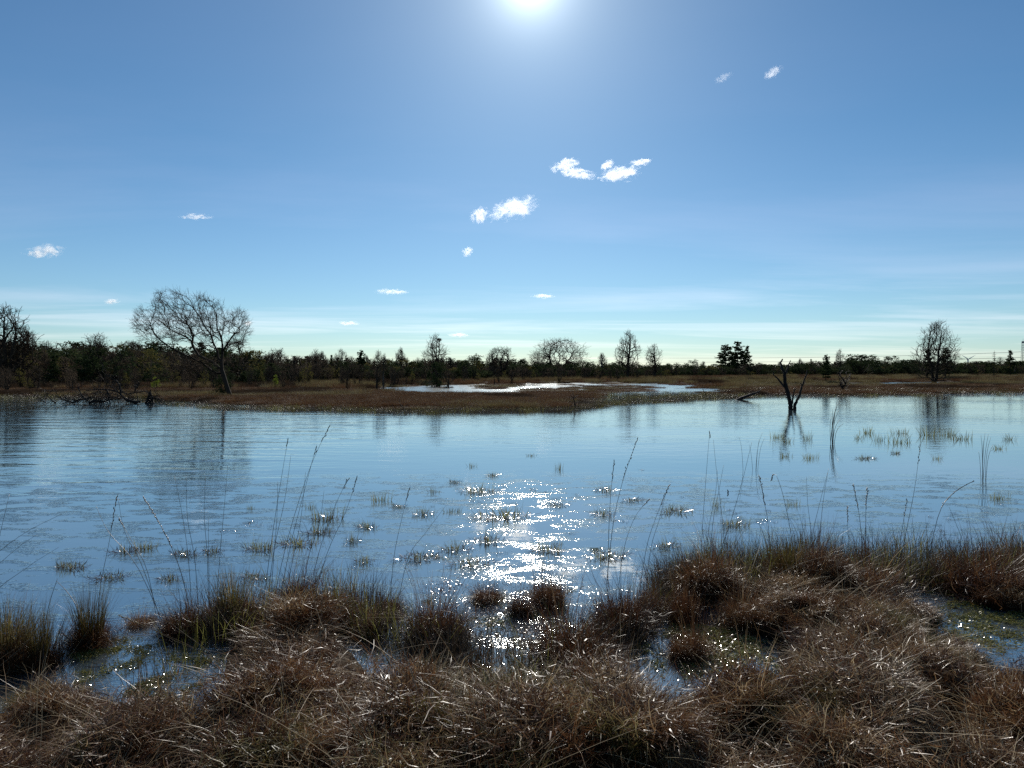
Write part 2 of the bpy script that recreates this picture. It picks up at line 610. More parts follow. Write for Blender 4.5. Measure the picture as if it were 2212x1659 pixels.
xs = np.arange(-7.0, 7.01, 0.085)
xo = 7.0 + 6.0 * (np.sinh(np.arange(0.03, 6.2, 0.034)) )
xs = np.concatenate([-xo[::-1], xs, xo])
ys = np.arange(0.4, 8.6, 0.085)
ys = np.concatenate([[-40, -20, -10, -5, -2, -0.6], ys, 8.6 + 6.0 * np.sinh(np.arange(0.02, 6.9, 0.03))])
gx, gy = np.meshgrid(xs, ys)
gh = heights(gx.ravel(), gy.ravel())
nx, ny = len(xs), len(ys)
ii = np.arange(nx * ny).reshape(ny, nx)
quads = np.stack([ii[:-1, :-1], ii[:-1, 1:], ii[1:, 1:], ii[1:, :-1]], -1).reshape(-1, 4)
ground = link('ground', np_mesh('ground', np.stack([gx.ravel(), gy.ravel(), gh], 1), quads, M_PEAT, None, True))
ground['kind'] = 'structure'
ground['label'] = 'dark peat ground of the marsh and the near bank'

water = link('water', np_mesh('water', [(-3000, -30, 0), (3000, -30, 0), (3000, 3000, 0), (-3000, 3000, 0)], [(0, 1, 2, 3)], M_WATER))
water['kind'] = 'structure'
water['label'] = 'rippled blue lake water reflecting the sky'


# ------------------------------------------------------------------ blades and clumps
def blades(N, rng, base_r, length, lean, curl, width, tint, seg=3, az0=None, base_pow=0.5, base_xy=None, zbase=-0.02, kink=0.0, sy=1.0):
    """N tapered ribbons rooted round the origin; ranges are (lo, hi) pairs"""
    def U(p, n=N):
        return rng.uniform(p[0], p[1], n)
    az = rng.uniform(0, 2 * np.pi, N)
    br = base_r * rng.uniform(0, 1, N) ** base_pow
    baz = az + rng.normal(0, 0.7, N)
    P = np.stack([br * np.cos(baz), br * np.sin(baz) * sy, np.full(N, zbase)], 1)
    if base_xy is not None:
        P[:, :2] += base_xy
    if az0 is not None:
        az = az0[0] + rng.normal(0, az0[1], N)
    L, th, cu, wd = U(length), U(lean), U(curl), U(width)
    t0 = np.clip(rng.normal(tint[0], tint[1], N), 0, 1)
    side = az + np.pi / 2 + rng.uniform(-0.9, 0.9, N)
    S = np.stack([np.cos(side), np.sin(side), rng.uniform(-0.3, 0.3, N)], 1)
    rings, tints = [], []
    ang = th.copy()
    for i in range(seg + 1):
        f = i / seg
        w = wd * (1 - f) ** 0.7 * 0.5 + 0.0003
        rings.append(P - S * w[:, None])
        rings.append(P + S * w[:, None])
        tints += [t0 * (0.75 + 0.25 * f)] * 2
        stp = L / seg
        P = P + np.stack([np.sin(ang) * np.cos(az), np.sin(ang) * np.sin(az), np.cos(ang)], 1) * stp[:, None]
        ang = ang + cu / seg
        az = az + rng.normal(0, kink, N)
    V = np.stack(rings, 1).reshape(-1, 3)
    T = np.stack(tints, 1).reshape(-1)
    k = 2 * (seg + 1)
    o = np.arange(N)[:, None] * k
    F = np.concatenate([np.stack([o[:, 0] + 2 * i, o[:, 0] + 2 * i + 1, o[:, 0] + 2 * i + 3, o[:, 0] + 2 * i + 2], 1) for i in range(seg)])
    return V, F, T


def join(parts):
    V, F, T, off = [], [], [], 0
    for v, f, t in parts:
        V.append(v)
        F.append(f + off)
        T.append(t)
        off += len(v)
    return np.concatenate(V), np.concatenate(F), np.concatenate(T)


def moor_tussock(seed, N=2600, r=0.20, lean_az=None, mat=None):
    g = np.random.default_rng(seed)
    parts = [blades(N, g, r, (0.07, 0.22), (0.1, 1.5), (0.4, 3.4), (0.0025, 0.0065), (0.44, 0.22), 3, lean_az, 0.5, None, 0.0, 0.75),
             blades(N // 2, g, r * 1.4, (0.05, 0.15), (0.8, 1.9), (-1.5, 2.2), (0.002, 0.0055), (0.45, 0.22), 2, None, 0.5, None, 0.04, 0.7),
             blades(N // 10, g, r * 1.2, (0.15, 0.40), (0.7, 1.6), (0.2, 1.4), (0.0018, 0.0034), (0.85, 0.12), 4, lean_az, 0.5, None, 0.07, 0.2)]
    n2 = N // 2
    cl = g.normal(0, 1, (n2, 3)) * np.array([r * 0.75, r * 0.75, 0.035])
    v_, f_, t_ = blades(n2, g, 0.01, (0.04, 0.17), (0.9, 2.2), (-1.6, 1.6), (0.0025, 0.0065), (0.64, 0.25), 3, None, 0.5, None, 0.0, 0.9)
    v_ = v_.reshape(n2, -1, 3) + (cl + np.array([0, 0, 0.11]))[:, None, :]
    parts.append((v_.reshape(-1, 3), f_, t_))
    V, F, T = join(parts)
    return np_mesh('moor_tussock', V, F, mat or M_BROWN, T)


def sparse_sedge(seed, N=110, r=0.22, mat=None):
    g = np.random.default_rng(seed)
    V, F, T = join([blades(N, g, r, (0.18, 0.50), (0.0, 0.5), (0.0, 1.1), (0.003, 0.006), (0.45, 0.25), 3, None, 0.5, None, 0.0, 0.2)])
    return np_mesh('shore_sedge', V, F, mat or M_STEM, T)


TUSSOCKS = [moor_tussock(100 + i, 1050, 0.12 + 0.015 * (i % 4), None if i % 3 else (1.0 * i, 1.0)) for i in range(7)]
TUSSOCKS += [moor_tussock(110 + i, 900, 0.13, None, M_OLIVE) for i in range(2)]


def proto_collection(name, meshes):
    c = bpy.data.collections.new(name)
    for i, me in enumerate(meshes):
        o = bpy.data.objects.new('%s_%02d' % (name, i), me)
        c.objects.link(o)
    return c


def scatter(name, pts, coll, label, cat, kind='stuff'):
    """pts: (x, y, z, rx, ry, rz, sx, sy, sz, prototype index); nobody could count these"""
    A = np.asarray(pts, dtype=np.float32)
    me = bpy.data.meshes.new(name)
    me.vertices.add(len(A))
    me.vertices.foreach_set('co', A[:, :3].ravel())
    for nm, sl in (('rot', slice(3, 6)), ('scl', slice(6, 9))):
        a = me.attributes.new(nm, 'FLOAT_VECTOR', 'POINT')
        a.data.foreach_set('vector', np.ascontiguousarray(A[:, sl]).ravel())
    a = me.attributes.new('pid', 'INT', 'POINT')
    a.data.foreach_set('value', A[:, 9].astype(np.int32))
    me.update()
    o = link(name, me)
    ng = bpy.data.node_groups.new(name + '_scatter', 'GeometryNodeTree')
    ng.interface.new_socket('Geometry', in_out='INPUT', socket_type='NodeSocketGeometry')
    ng.interface.new_socket('Geometry', in_out='OUTPUT', socket_type='NodeSocketGeometry')
    N, L = ng.nodes, ng.links
    gi, go = N.new('NodeGroupInput'), N.new('NodeGroupOutput')
    m2p = N.new('GeometryNodeMeshToPoints')
    iop = N.new('GeometryNodeInstanceOnPoints')
    ci = N.new('GeometryNodeCollectionInfo')
    ci.inputs['Collection'].default_value = coll
    ci.inputs['Separate Children'].default_value = True
    ci.inputs['Reset Children'].default_value = True

    def attr(nm, ty):
        q = N.new('GeometryNodeInputNamedAttribute')
        q.data_type = ty
        q.inputs['Name'].default_value = nm
        return [s for s in q.outputs if s.enabled][0]
    e2r = N.new('FunctionNodeEulerToRotation')
    L.new(attr('rot', 'FLOAT_VECTOR'), e2r.inputs[0])
    L.new(gi.outputs[0], m2p.inputs['Mesh'])
    L.new(m2p.outputs[0], iop.inputs['Points'])
    L.new(ci.outputs[0], iop.inputs['Instance'])
    iop.inputs['Pick Instance'].default_value = True
    L.new(attr('pid', 'INT'), iop.inputs['Instance Index'])
    L.new(e2r.outputs[0], iop.inputs['Rotation'])
    L.new(attr('scl', 'FLOAT_VECTOR'), iop.inputs['Scale'])
    L.new(iop.outputs[0], go.inputs[0])
    md = o.modifiers.new('scatter', 'NODES')
    md.node_group = ng
    return tag(o, label, cat, kind=kind)


# ------------------------------------------------------------------ trees
def rot_about(v, axis, a):
    return Matrix.Rotation(a, 3, axis) @ v


def perp(d):
    ref = Vector((0, 0, 1)) if abs(d.z) < 0.9 else Vector((1, 0, 0))
    return d.cross(ref).normalized()


def grow(out, rng, p, d, L, r, lvl, P, az=0.0):
    """out: list of Tubes by level"""
    seg = P['seg'][lvl]
    pts, rad = [p.copy()], [r]
    q, dd = p.copy(), d.copy()
    tip = P.get('tip', 0.25)
    for i in range(seg):
        w = P['wig'][lvl]
        dd = (dd + Vector((rng.gauss(0, w), rng.gauss(0, w), rng.gauss(0, w))) + Vector((0, 0, P['up'][lvl]))).normalized()
        q = q + dd * (L / seg)
        pts.append(q.copy())
        rad.append(r * (1 - (1 - tip) * (i + 1) / seg))
    out[min(lvl, len(out) - 1)].add(pts, rad, 6 if lvl == 0 else (4 if lvl == 1 else 3), rng.random(), False)
    if lvl >= P['max']:
        return
    n = P['n'][lvl]
    for k in range(n):
        t = P['start'][lvl] + (1 - P['start'][lvl]) * (k + rng.random() * 0.8) / n
        t = min(t, 0.999)
        f = t * seg
        i = int(f)
        pos = pts[i].lerp(pts[i + 1], f - i)
        dl = (pts[i + 1] - pts[i]).normalized()
        az += 2.4 + rng.uniform(-0.5, 0.5)
        an = P['ang'][lvl] * rng.uniform(0.7, 1.3) * (1 - P.get('close', 0.3) * t)
        cd = rot_about(rot_about(dl, perp(dl), an), dl, az)
        cl = L * P['ratio'][lvl] * rng.uniform(0.65, 1.2) * (1 - P['taper'][lvl] * t)
        cr = min(rad[i] * 0.62, max(P['rmin'], rad[i] * 0.5 * (cl / L + 0.35)))
        grow(out, rng, pos, cd, cl, max(cr, P['rmin']), lvl + 1, P, az)


BARE_BIRCH = dict(max=3, seg=[9, 5, 3, 2], wig=[0.05, 0.09, 0.13, 0.18], up=[0.05, 0.10, 0.06, 0.02], n=[28, 10, 8, 0], start=[0.2, 0.12, 0.08, 0],
                  ang=[0.85, 0.7, 0.7, 0], ratio=[0.42, 0.42, 0.5, 0], taper=[0.72, 0.45, 0.35, 0], rmin=0.0026, tip=0.12)
BARE_OAK = dict(max=4, seg=[4, 6, 4, 3, 2], wig=[0.05, 0.16, 0.2, 0.2, 0.2], up=[0.0, 0.05, 0.05, 0.03, 0.0], n=[10, 7, 6, 5, 0], start=[0.45, 0.25, 0.15, 0.1, 0],
                ang=[1.15, 0.75, 0.75, 0.7, 0], ratio=[1.25, 0.45, 0.5, 0.55, 0], taper=[0.35, 0.4, 0.3, 0.3, 0], rmin=0.0026, tip=0.2, close=0.55)
BARE_SCRUB = dict(max=3, seg=[5, 4, 3, 2], wig=[0.12, 0.14, 0.16, 0.2], up=[0.06, 0.12, 0.06, 0.0], n=[10, 6, 5, 0], start=[0.08, 0.15, 0.1, 0],
                  ang=[0.8, 0.7, 0.7, 0], ratio=[0.55, 0.5, 0.5, 0], taper=[0.45, 0.4, 0.4, 0], rmin=0.0045, tip=0.15)


def colonise(seed, skel, attract, step, angk=0.8, tip=0.003, expo=0.5, curve=0.15, split=4.0, rcap=None, org=None, tips=2, tiplen=1.5):
    """limbs and twigs that fill a crown: every target point is joined to the nearest fitting node of the growing tree.
    skel: chains of points, the first the trunk; returns (trunk, crown) tubes"""
    rng = random.Random(seed)
    P = np.zeros((60000, 3))
    Dn = np.zeros((60000, 3))
    par, chains, n = [], [], 0

    def put(p, parent, d):
        nonlocal n
        P[n] = p
        Dn[n] = d
        par.append(parent)
        n += 1
        return n - 1
    for ci, ch in enumerate(skel):
        ch = [np.array(c, float) for c in ch]
        ids = []
        prev = -1
        if ci:
            prev = int(np.argmin(((P[:n] - ch[0]) ** 2).sum(1)))
            ids = [prev]
            ch = ch[1:]
        for k, c in enumerate(ch):
            if prev < 0:
                prev = put(c, -1, np.array([0, 0, 1.0]))
                ids.append(prev)
                continue
            st = P[prev].copy()
            dv = c - st
            L = np.linalg.norm(dv)
            m = max(1, int(L / step))
            for q in range(1, m + 1):
                prev = put(st + dv * q / m, prev, dv / L)
                ids.append(prev)
        chains.append(ids)
    org = np.array(skel[0][-1], float) * 0.75 + np.array(skel[0][0], float) * 0.25 if org is None else np.array(org, float)
    ra = np.sqrt(((np.asarray(attract) - org) ** 2).sum(1))
    rmax = ra.max()
    order = sorted(range(len(attract)), key=lambda k: (-1.0 if rng.random() < 0.03 else ra[k] / rmax + rng.gauss(0, 0.10)))
    for oi in order:
        a = attract[oi]
        dv = a - P[:n]
        dist = np.sqrt((dv ** 2).sum(1)) + 1e-9
        cosv = (dv * Dn[:n]).sum(1) / dist
        rn = np.sqrt(((P[:n] - org) ** 2).sum(1))
        cost = dist * (1 + angk * (1 - cosv)) * np.where(rn > ra[oi] * 0.97, 2.5, 1.0)
        j = int(np.argmin(cost))
        L = dist[j]
        if L < step * 0.6:
            continue
        m = max(2, int(L / step))
        bend = Dn[j] * L * 0.30 + np.array([0, 0, L * 0.06])
        ids, prev = [j], j
        p0 = P[j].copy()
        for q in range(1, m + 1):
            f = q / m
            pos = p0 * (1 - f) ** 2 + (p0 + bend) * 2 * f * (1 - f) + a * f * f
            if q < m:
                pos = pos + np.array([rng.gauss(0, 1), rng.gauss(0, 1), rng.gauss(0, 1)]) * step * curve
            d = pos - P[prev]
            d = d / (np.linalg.norm(d) + 1e-9)
            prev = put(pos, prev, d)
            ids.append(prev)
        chains.append(ids)
    cnt = np.zeros(n)
    haskid = np.zeros(n, bool)
    for k in range(n):
        if par[k] >= 0:
            haskid[par[k]] = True
    cnt[~haskid] = 1
    for k in range(n - 1, -1, -1):
        if par[k] >= 0:
            cnt[par[k]] += cnt[k]
    R = tip * np.maximum(cnt, 1) ** expo
    if rcap:
        R = np.minimum(R, rcap)
    tr, cr = Tubes(), Tubes()
    for ids in chains:
        if len(ids) < 2:
            continue
        rr = [R[i] for i in ids]
        rr[0] = min(rr[0], rr[1] * 1.15)
        big_ = max(rr) > tip * split
        (tr if big_ else cr).add([Vector(P[i]) for i in ids], rr, 6 if max(rr) > tip * 9 else (4 if big_ else 3), rng.random(), False)
    for k in range(n):
        if haskid[k] or rng.random() < 0.1:
            continue
        p = Vector(P[k])
        for q in range(tips):
            d = (Vector(Dn[k]) + Vector((rng.gauss(0, 0.55), rng.gauss(0, 0.55), rng.gauss(0.25, 0.5)))).normalized()
            ln_ = step * tiplen * rng.uniform(0.5, 1.3)
            cr.add([p, p + d * ln_], [tip * 0.85, tip * 0.4], 3, rng.random(), False)
    return tr, cr


def crown_points(seed, N, kind):
    """target points in uneven lobes that together make a crown outline of unit height"""
    g = np.random.default_rng(seed)

    def width(z):
        if kind == 'birch':
            return 0.22 * max(0.0, 1 - abs((z - 0.55) / 0.46) ** 2.4) + 0.01 if z > 0.15 else 0.0
        if kind == 'pointed':
            return 0.34 * max(0.0, 1 - abs((z - 0.48) / 0.53) ** 2.2) if z > 0.12 else 0.0
        if kind == 'round':
            return 0.42 * math.sqrt(max(0, 1 - ((z - 0.62) / 0.39) ** 2)) if z > 0.3 else 0.0
        if kind == 'oak':
            return 0.64 * math.sqrt(max(0, 1 - ((z - 0.40) / 0.61) ** 2)) if z > 0.36 else 0.0
        return 0.42 * (0.35 + 0.65 * z) * math.sqrt(max(0, 1 - max(0, (z - 0.55) / 0.46) ** 2))
    lean = g.normal(0, 0.05, 2)
    lobes = []
    nl = {'birch': 16, 'pointed': 30, 'round': 22, 'oak': 44, 'scrub': 12}[kind]
    while len(lobes) < nl:
        z = g.uniform(0.15, 0.97)
        w = width(z)
        if w <= 0.005:
            continue
        a, q = g.uniform(0, 6.283), math.sqrt(g.random())
        r_ = min(0.13, 0.045 + w * 0.34) * g.uniform(0.7, 1.2)
        q = q * max(0.1, 1 - r_ * 0.5 / max(w, 0.05))
        lobes.append((math.cos(a) * w * q + lean[0] * z, math.sin(a) * w * q + lean[1] * z, min(z, 0.99 - r_ * 0.7), r_))
    out = []
    while len(out) < N:
        if g.random() < 0.45:
            z = g.uniform(0.1, 1.0)
            w, a, q = width(z) * 0.93, g.uniform(0, 6.283), math.sqrt(g.random())
            if w > 0.005 and g.random() < w / 0.3:
                out.append(np.array((math.cos(a) * w * q + lean[0] * z, math.sin(a) * w * q + lean[1] * z, z * 0.98)))
            continue
        x, y_, z, r_ = lobes[int(g.integers(nl))]
        p = g.normal(0, 1, 3)
        p *= r_ * g.random() ** 0.4 / np.linalg.norm(p)
        q = np.array((x, y_, z)) + p * np.array((1, 1, 1.15))
        if 0.04 < q[2] < 1.0:
            out.append(q)
    return np.array(out)


def bare_proto(seed, kind, trunk_mat, N=900, tip=0.0024, twig_mat=None, stems=1, expo=0.45):
    rng = random.Random(seed)
    skel = []
    top = {'birch': 0.9, 'pointed': 0.9, 'round': 0.5, 'oak': 0.33, 'scrub': 0.3}[kind]
    for k in range(stems):
        a = rng.uniform(0, 6.28)
        sp = 0.0 if stems == 1 else rng.uniform(0.1, 0.22)
        ch = []
        for i in range(6):
            f = i / 5
            ch.append((math.cos(a) * sp * f + rng.gauss(0, 0.008), math.sin(a) * sp * f + rng.gauss(0, 0.008), -0.03 + (top + 0.03) * f * (1 if k == 0 else rng.uniform(0.8, 1))))
        if k:
            ch[0] = (0.0, 0.0, -0.03)
        skel.append(ch)
    tr, cr = colonise(seed, skel, crown_points(seed, N, kind), 0.035 if kind != 'scrub' else 0.05, 0.9, tip, expo, org=(0, 0, 0.0) if kind in ('birch', 'pointed') else None)
    return tr.mesh('trunk', trunk_mat), cr.mesh('crown', twig_mat or M_TWIG)


def foliage(rng, pts, size, per, flat=0.6):
    """small leaf faces round the given points -> arrays"""
    pts = np.asarray(pts)
    N = len(pts) * per
    C = np.repeat(pts, per, 0)
    g = np.random.default_rng(rng.randrange(1 << 30))
    C = C + g.normal(0, 1, (N, 3)) * np.array([1, 1, flat]) * size[1]
    A = g.normal(0, 1, (N, 3))
    A /= np.linalg.norm(A, axis=1)[:, None]
    B = g.normal(0, 1, (N, 3))
    B -= (A * B).sum(1)[:, None] * A
    B /= np.linalg.norm(B, axis=1)[:, None]
    s = g.uniform(0.5, 1.2, N)[:, None] * size[0]
    V = np.stack([C - A * s, C + B * s * 0.45, C + A * s, C - B * s * 0.45], 1).reshape(-1, 3)
    F = np.arange(N * 4).reshape(-1, 4)
    T = np.repeat(g.uniform(0, 1, N), 4)
    return V, F, T


def pine_proto(seed, tiers=11, width=0.28, start=0.18, droop=-0.1, tuft=0.02, per=26, shape=0.8, rnd=0.25, mat=None, bare=False):
    """unit-height pine: whorls of boughs carrying needle tufts"""
    rng = random.Random(seed)
    tr, cr = Tubes(), Tubes()
    pts = [Vector((rng.gauss(0, 0.006), rng.gauss(0, 0.006), z)) for z in np.linspace(-0.03, 1, 8)]
    tr.add(pts, list(np.linspace(0.022, 0.003, 8)), 6, 0.4)
    tufts = []
    for i in range(tiers):
        f = (i + rng.uniform(-0.3, 0.3)) / tiers
        z = start + (0.97 - start) * f
        R = width * max(0.06, (1 - max(f, 0)) ** shape) * (1 if f > 0.12 else 0.75)
        for k in range(rng.randint(5, 7)):
            a = rng.uniform(0, 6.28)
            L = R * rng.uniform(1 - rnd * 1.6, 1 + rnd)
            d = Vector((math.cos(a), math.sin(a), droop + 0.35 * f + rng.uniform(-0.1, 0.15)))
            p0 = Vector((0, 0, z))
            pl = [p0, p0 + d * L * 0.55, p0 + d * L + Vector((0, 0, 0.10 * L))]
            cr.add(pl, [0.007 * (1 - f * 0.7), 0.004, 0.0015], 3, 0.4, False)
            m = max(2, int(L / 0.035))
            for q in range(m):
                tt = 0.3 + 0.7 * (q + rng.random()) / m
                b = pl[0].lerp(pl[2], tt)
                tufts.append((b.x + rng.gauss(0, 0.02), b.y + rng.gauss(0, 0.02), b.z + rng.gauss(0, 0.012)))
    trunk = tr.mesh('trunk', M_BARK)
    V, F, T = foliage(rng, tufts, (tuft, tuft * 0.75), max(1, per // (6 if bare else 1)), 0.55)
    o = len(V)
    V2, F2 = np.array(cr.v), np.array(cr.f)
    crown = np_mesh('crown', np.concatenate([V, V2]), np.concatenate([F, F2 + o]), mat or M_NEEDLE, np.concatenate([T, np.zeros(len(V2))]))
    return trunk, crown


def bush_proto(seed, mat, lobes=16, per=120, leaf=0.03, w=0.42, zmin=0.02, stem=True, dens=9):
    """unit-height rounded bush: clumps of leaves on stems"""
    rng = random.Random(seed)
    tr = Tubes()
    pts = []
    for i in range(lobes):
        a = rng.uniform(0, 6.28)
        f = rng.random()
        rr = w * math.sqrt(rng.random()) * (1 - 0.55 * f * f)
        c = Vector((math.cos(a) * rr, math.sin(a) * rr, zmin + 0.12 + (0.78 - zmin) * f * rng.uniform(0.8, 1.05)))
        b = Vector((c.x * 0.15, c.y * 0.15, -0.02))
        mid = b.lerp(c, 0.5) + Vector((rng.gauss(0, 0.03), rng.gauss(0, 0.03), 0.03))
        tr.add([b, mid, c], [0.014, 0.009, 0.004], 4, 0.4)
        R = rng.uniform(0.09, 0.17)
        for k in range(per // dens):
            v = Vector((rng.gauss(0, 1), rng.gauss(0, 1), rng.gauss(0, 1))).normalized() * R * rng.uniform(0.5, 1.05)
            pts.append((c.x + v.x * 1.15, c.y + v.y * 1.15, max(0.0, c.z + v.z)))
    V, F, T = foliage(rng, pts, (leaf, leaf * 0.8), dens, 0.8)
    top = V[:, 2].max()
    return tr.mesh('trunk', M_BARK), np_mesh('crown', V / top, F, mat, T)


PROTO = {}
for i in range(3):
    PROTO['birch%d' % i] = bare_proto(20 + i, 'birch', M_BIRCH if i == 1 else M_BARK, 800)
    PROTO['multi%d' % i] = bare_proto(30 + i, ['round', 'birch', 'pointed'][i], M_BARK, 1100, stems=3)
    PROTO['scrub%d' % i] = bare_proto(40 + i, 'scrub', M_BARK, 420, 0.0035, stems=4)
    PROTO['pine%d' % i] = pine_proto(50 + i, 12, 0.26 + 0.05 * i, 0.2, -0.1, 0.022, 20, 0.7, 0.3)
    PROTO['bush%d' % i] = bush_proto(60 + i, M_NEEDLE, 20, 150, 0.028, 0.45 + 0.08 * i)
PROTO['oak0'] = bare_proto(70, 'oak', M_BARK, 1600, 0.0019, stems=2, expo=0.43)
PROTO['oak1'] = bare_proto(73, 'round', M_BARK, 900)
PROTO['shrub'] = bare_proto(95, 'scrub', M_DEAD, 130, 0.008, M_DEAD, stems=3)
PROTO['marsh'] = bare_proto(75, 'pointed', M_BARK, 1700, 0.0016, stems=2, expo=0.42)
PROTO['larch'] = pine_proto(80, 16, 0.30, 0.12, -0.05, 0.014, 10, 0.9, 0.35, None, True)
PROTO['spruce'] = pine_proto(81, 15, 0.30, 0.10, -0.12, 0.022, 16, 1.0, 0.25)
PROTO['young'] = bush_proto(82, M_LEAF, 9, 90, 0.035, 0.26)
PROTO['budding0'] = bush_proto(83, M_BUD, 18, 80, 0.026, 0.46)
PROTO['budding1'] = bush_proto(84, M_BUD, 16, 70, 0.024, 0.36)


def tree(kind, name, label, cat, u, vtop, D, wide=1.0, group=None, du=0.0, rz=None, sink=0.0):
    """a tree whose foot stands at distance D under picture column u and whose top reaches row vtop"""
    p = at(u, 799, D)
    z0 = gz(p.x, p.y) - sink
    h = at(u, vtop, D).z - z0
    o = thing(name, label, cat, (p.x, p.y, z0), group, RNG.uniform(0, 6.28) if rz is None else rz)
    o.scale = (h * wide, h * wide, h)
    tr, cr = PROTO[kind]
    link('trunk', tr, o)
    link('crown', cr, o)
    return o


# far woodland: one mass of scrub, bare birches and pines behind the marsh
SKY_U = [-900, 0, 100, 250, 330, 500, 560, 650, 750, 850, 950, 1100, 1180, 1290, 1400, 1500, 1600, 1700, 1760, 1850, 1950, 2050, 2212, 3100]
SKY_V = [718, 724, 733, 738, 743, 741, 750, 762, 773, 774, 772, 776, 779, 783, 783, 786, 784, 784, 780, 775, 776, 781, 778, 776]
DIST_U = [-900, 0, 500, 900, 1300, 1700, 2212, 3100]
DIST_D = [80, 80, 86, 108, 142, 205, 225, 225]
wood_kinds = ['birch0', 'birch1', 'birch2', 'multi0', 'multi1', 'scrub0', 'scrub1', 'scrub2', 'pine0', 'pine1', 'bush0', 'bush1', 'bush2', 'budding0', 'budding1']


def joined(tr, cr):
    """trunk and crown of a prototype as one mesh for the uncountable mass"""
    me = bpy.data.meshes.new('wood_tree')
    vs, fs, mi, ts, off = [], [], [], [], 0
    for k, src in enumerate((tr, cr)):
        a = np.zeros(len(src.vertices) * 3, np.float32)
        src.vertices.foreach_get('co', a)
        vs.append(a.reshape(-1, 3))
        b_ = np.zeros(len(src.loops), np.int32)
        src.loops.foreach_get('vertex_index', b_)
        ls = np.zeros(len(src.polygons), np.int32)
        src.polygons.foreach_get('loop_total', ls)
        q = b_.reshape(-1, 4) if (ls == 4).all() else None
        if q is None:
            raise RuntimeError('quads expected')
        fs.append(q + off)
        mi.append(np.full(len(q), k, np.int32))
        t_ = np.zeros(len(src.vertices), np.float32)
        src.attributes['tint'].data.foreach_get('value', t_)
        ts.append(t_)
        off += len(src.vertices)
    me = np_mesh('wood_tree', np.concatenate(vs), np.concatenate(fs), None, np.concatenate(ts))
    me.materials.append(tr.materials[0])
    me.materials.append(cr.materials[0])
    me.polygons.foreach_set('material_index', np.concatenate(mi))
    return me


wood_col = proto_collection('wood_tree', [joined(*PROTO[k]) for k in wood_kinds])
pts = []
rw = random.Random(4)
for row in range(6):
    u = -700.0
    while u < 2950:
        D = np.interp(u, DIST_U, DIST_D) + row * 9 + rw.uniform(-5, 5)
        vt = np.interp(u, SKY_U, SKY_V)
        hfull = (799 - vt) / FV * D + H - 0.2
        if row == 0:
            hh_ = hfull * rw.uniform(0.3, 0.7)
        elif row == 5:
            hh_ = hfull * rw.uniform(0.8, 1.14)
        else:
            hh_ = hfull * rw.uniform(0.5, 0.98)
        left = np.interp(u, [600, 1500], [1, 0])
        if rw.random() < 0.30 + 0.35 * left:
            k = rw.choice([0, 1, 2, 3, 4, 5, 6, 7, 5, 6, 7, 13, 14])
        else:
            k = rw.choice([8, 9, 10, 11, 12, 10, 11, 12])
        if k in (0, 1, 2, 3, 4):
            hh_ *= rw.uniform(0.95, 1.22)
        wide = rw.uniform(1.0, 1.6) if k >= 5 else rw.uniform(0.9, 1.2)
        p = at(u, 799, D)
        pts.append((p.x, p.y, 0.1, 0, 0, rw.uniform(0, 6.28), hh_ * wide, hh_ * wide, hh_, k))
        u += (hh_ / D * FV) * rw.uniform(0.30, 0.55) * (1 if row < 5 else 0.8)
# a low continuous understorey that closes the mass near the ground
for row in range(2):
    u = -700.0
    while u < 2950:
        D = np.interp(u, DIST_U, DIST_D) + 8 + row * 25 + rw.uniform(-3, 3)
        vt = np.interp(u, SKY_U, SKY_V)
        hh_ = ((799 - vt) / FV * D + H) * rw.uniform(0.45, 0.72)
        p = at(u, 799, D)
        k = rw.choice([5, 6, 7, 13, 14, 10, 11])
        pts.append((p.x, p.y, 0.0, 0, 0, rw.uniform(0, 6.28), hh_ * 1.7, hh_ * 1.7, hh_, k))
        u += (hh_ / D * FV) * 0.45
# low bare scrub straggling out over the marsh
for k in range(230):
    u = rw.uniform(-400, 1450)
    D = np.interp(u, DIST_U, DIST_D) * rw.uniform(0.72, 1.0)
    p = at(u, 799, D)
    z_ = gz(p.x, p.y)
    if z_ < 0.03:
        continue
    hh_ = rw.uniform(0.7, 2.2)
    pts.append((p.x, p.y, z_, 0, 0, rw.uniform(0, 6.28), hh_ * 0.9, hh_ * 0.9, hh_, rw.choice([5, 6, 7, 0, 2, 14, 5, 6])))
scatter('woodland', pts, wood_col, 'dark mixed wood of scrub birch and pine along the horizon', 'woodland')

# marsh grass of the far land
def marsh_clump(seed, mat, N=420, r=0.55, ln=(0.15, 0.42)):
    g = np.random.default_rng(seed)
    V, F, T = join([blades(N, g, r, ln, (0.0, 0.8), (0.0, 1.3), (0.006, 0.016), (0.45, 0.24), 2, None, 0.5, None, 0.0, 0.2)])
    return np_mesh('marsh_clump', V, F, mat, T)


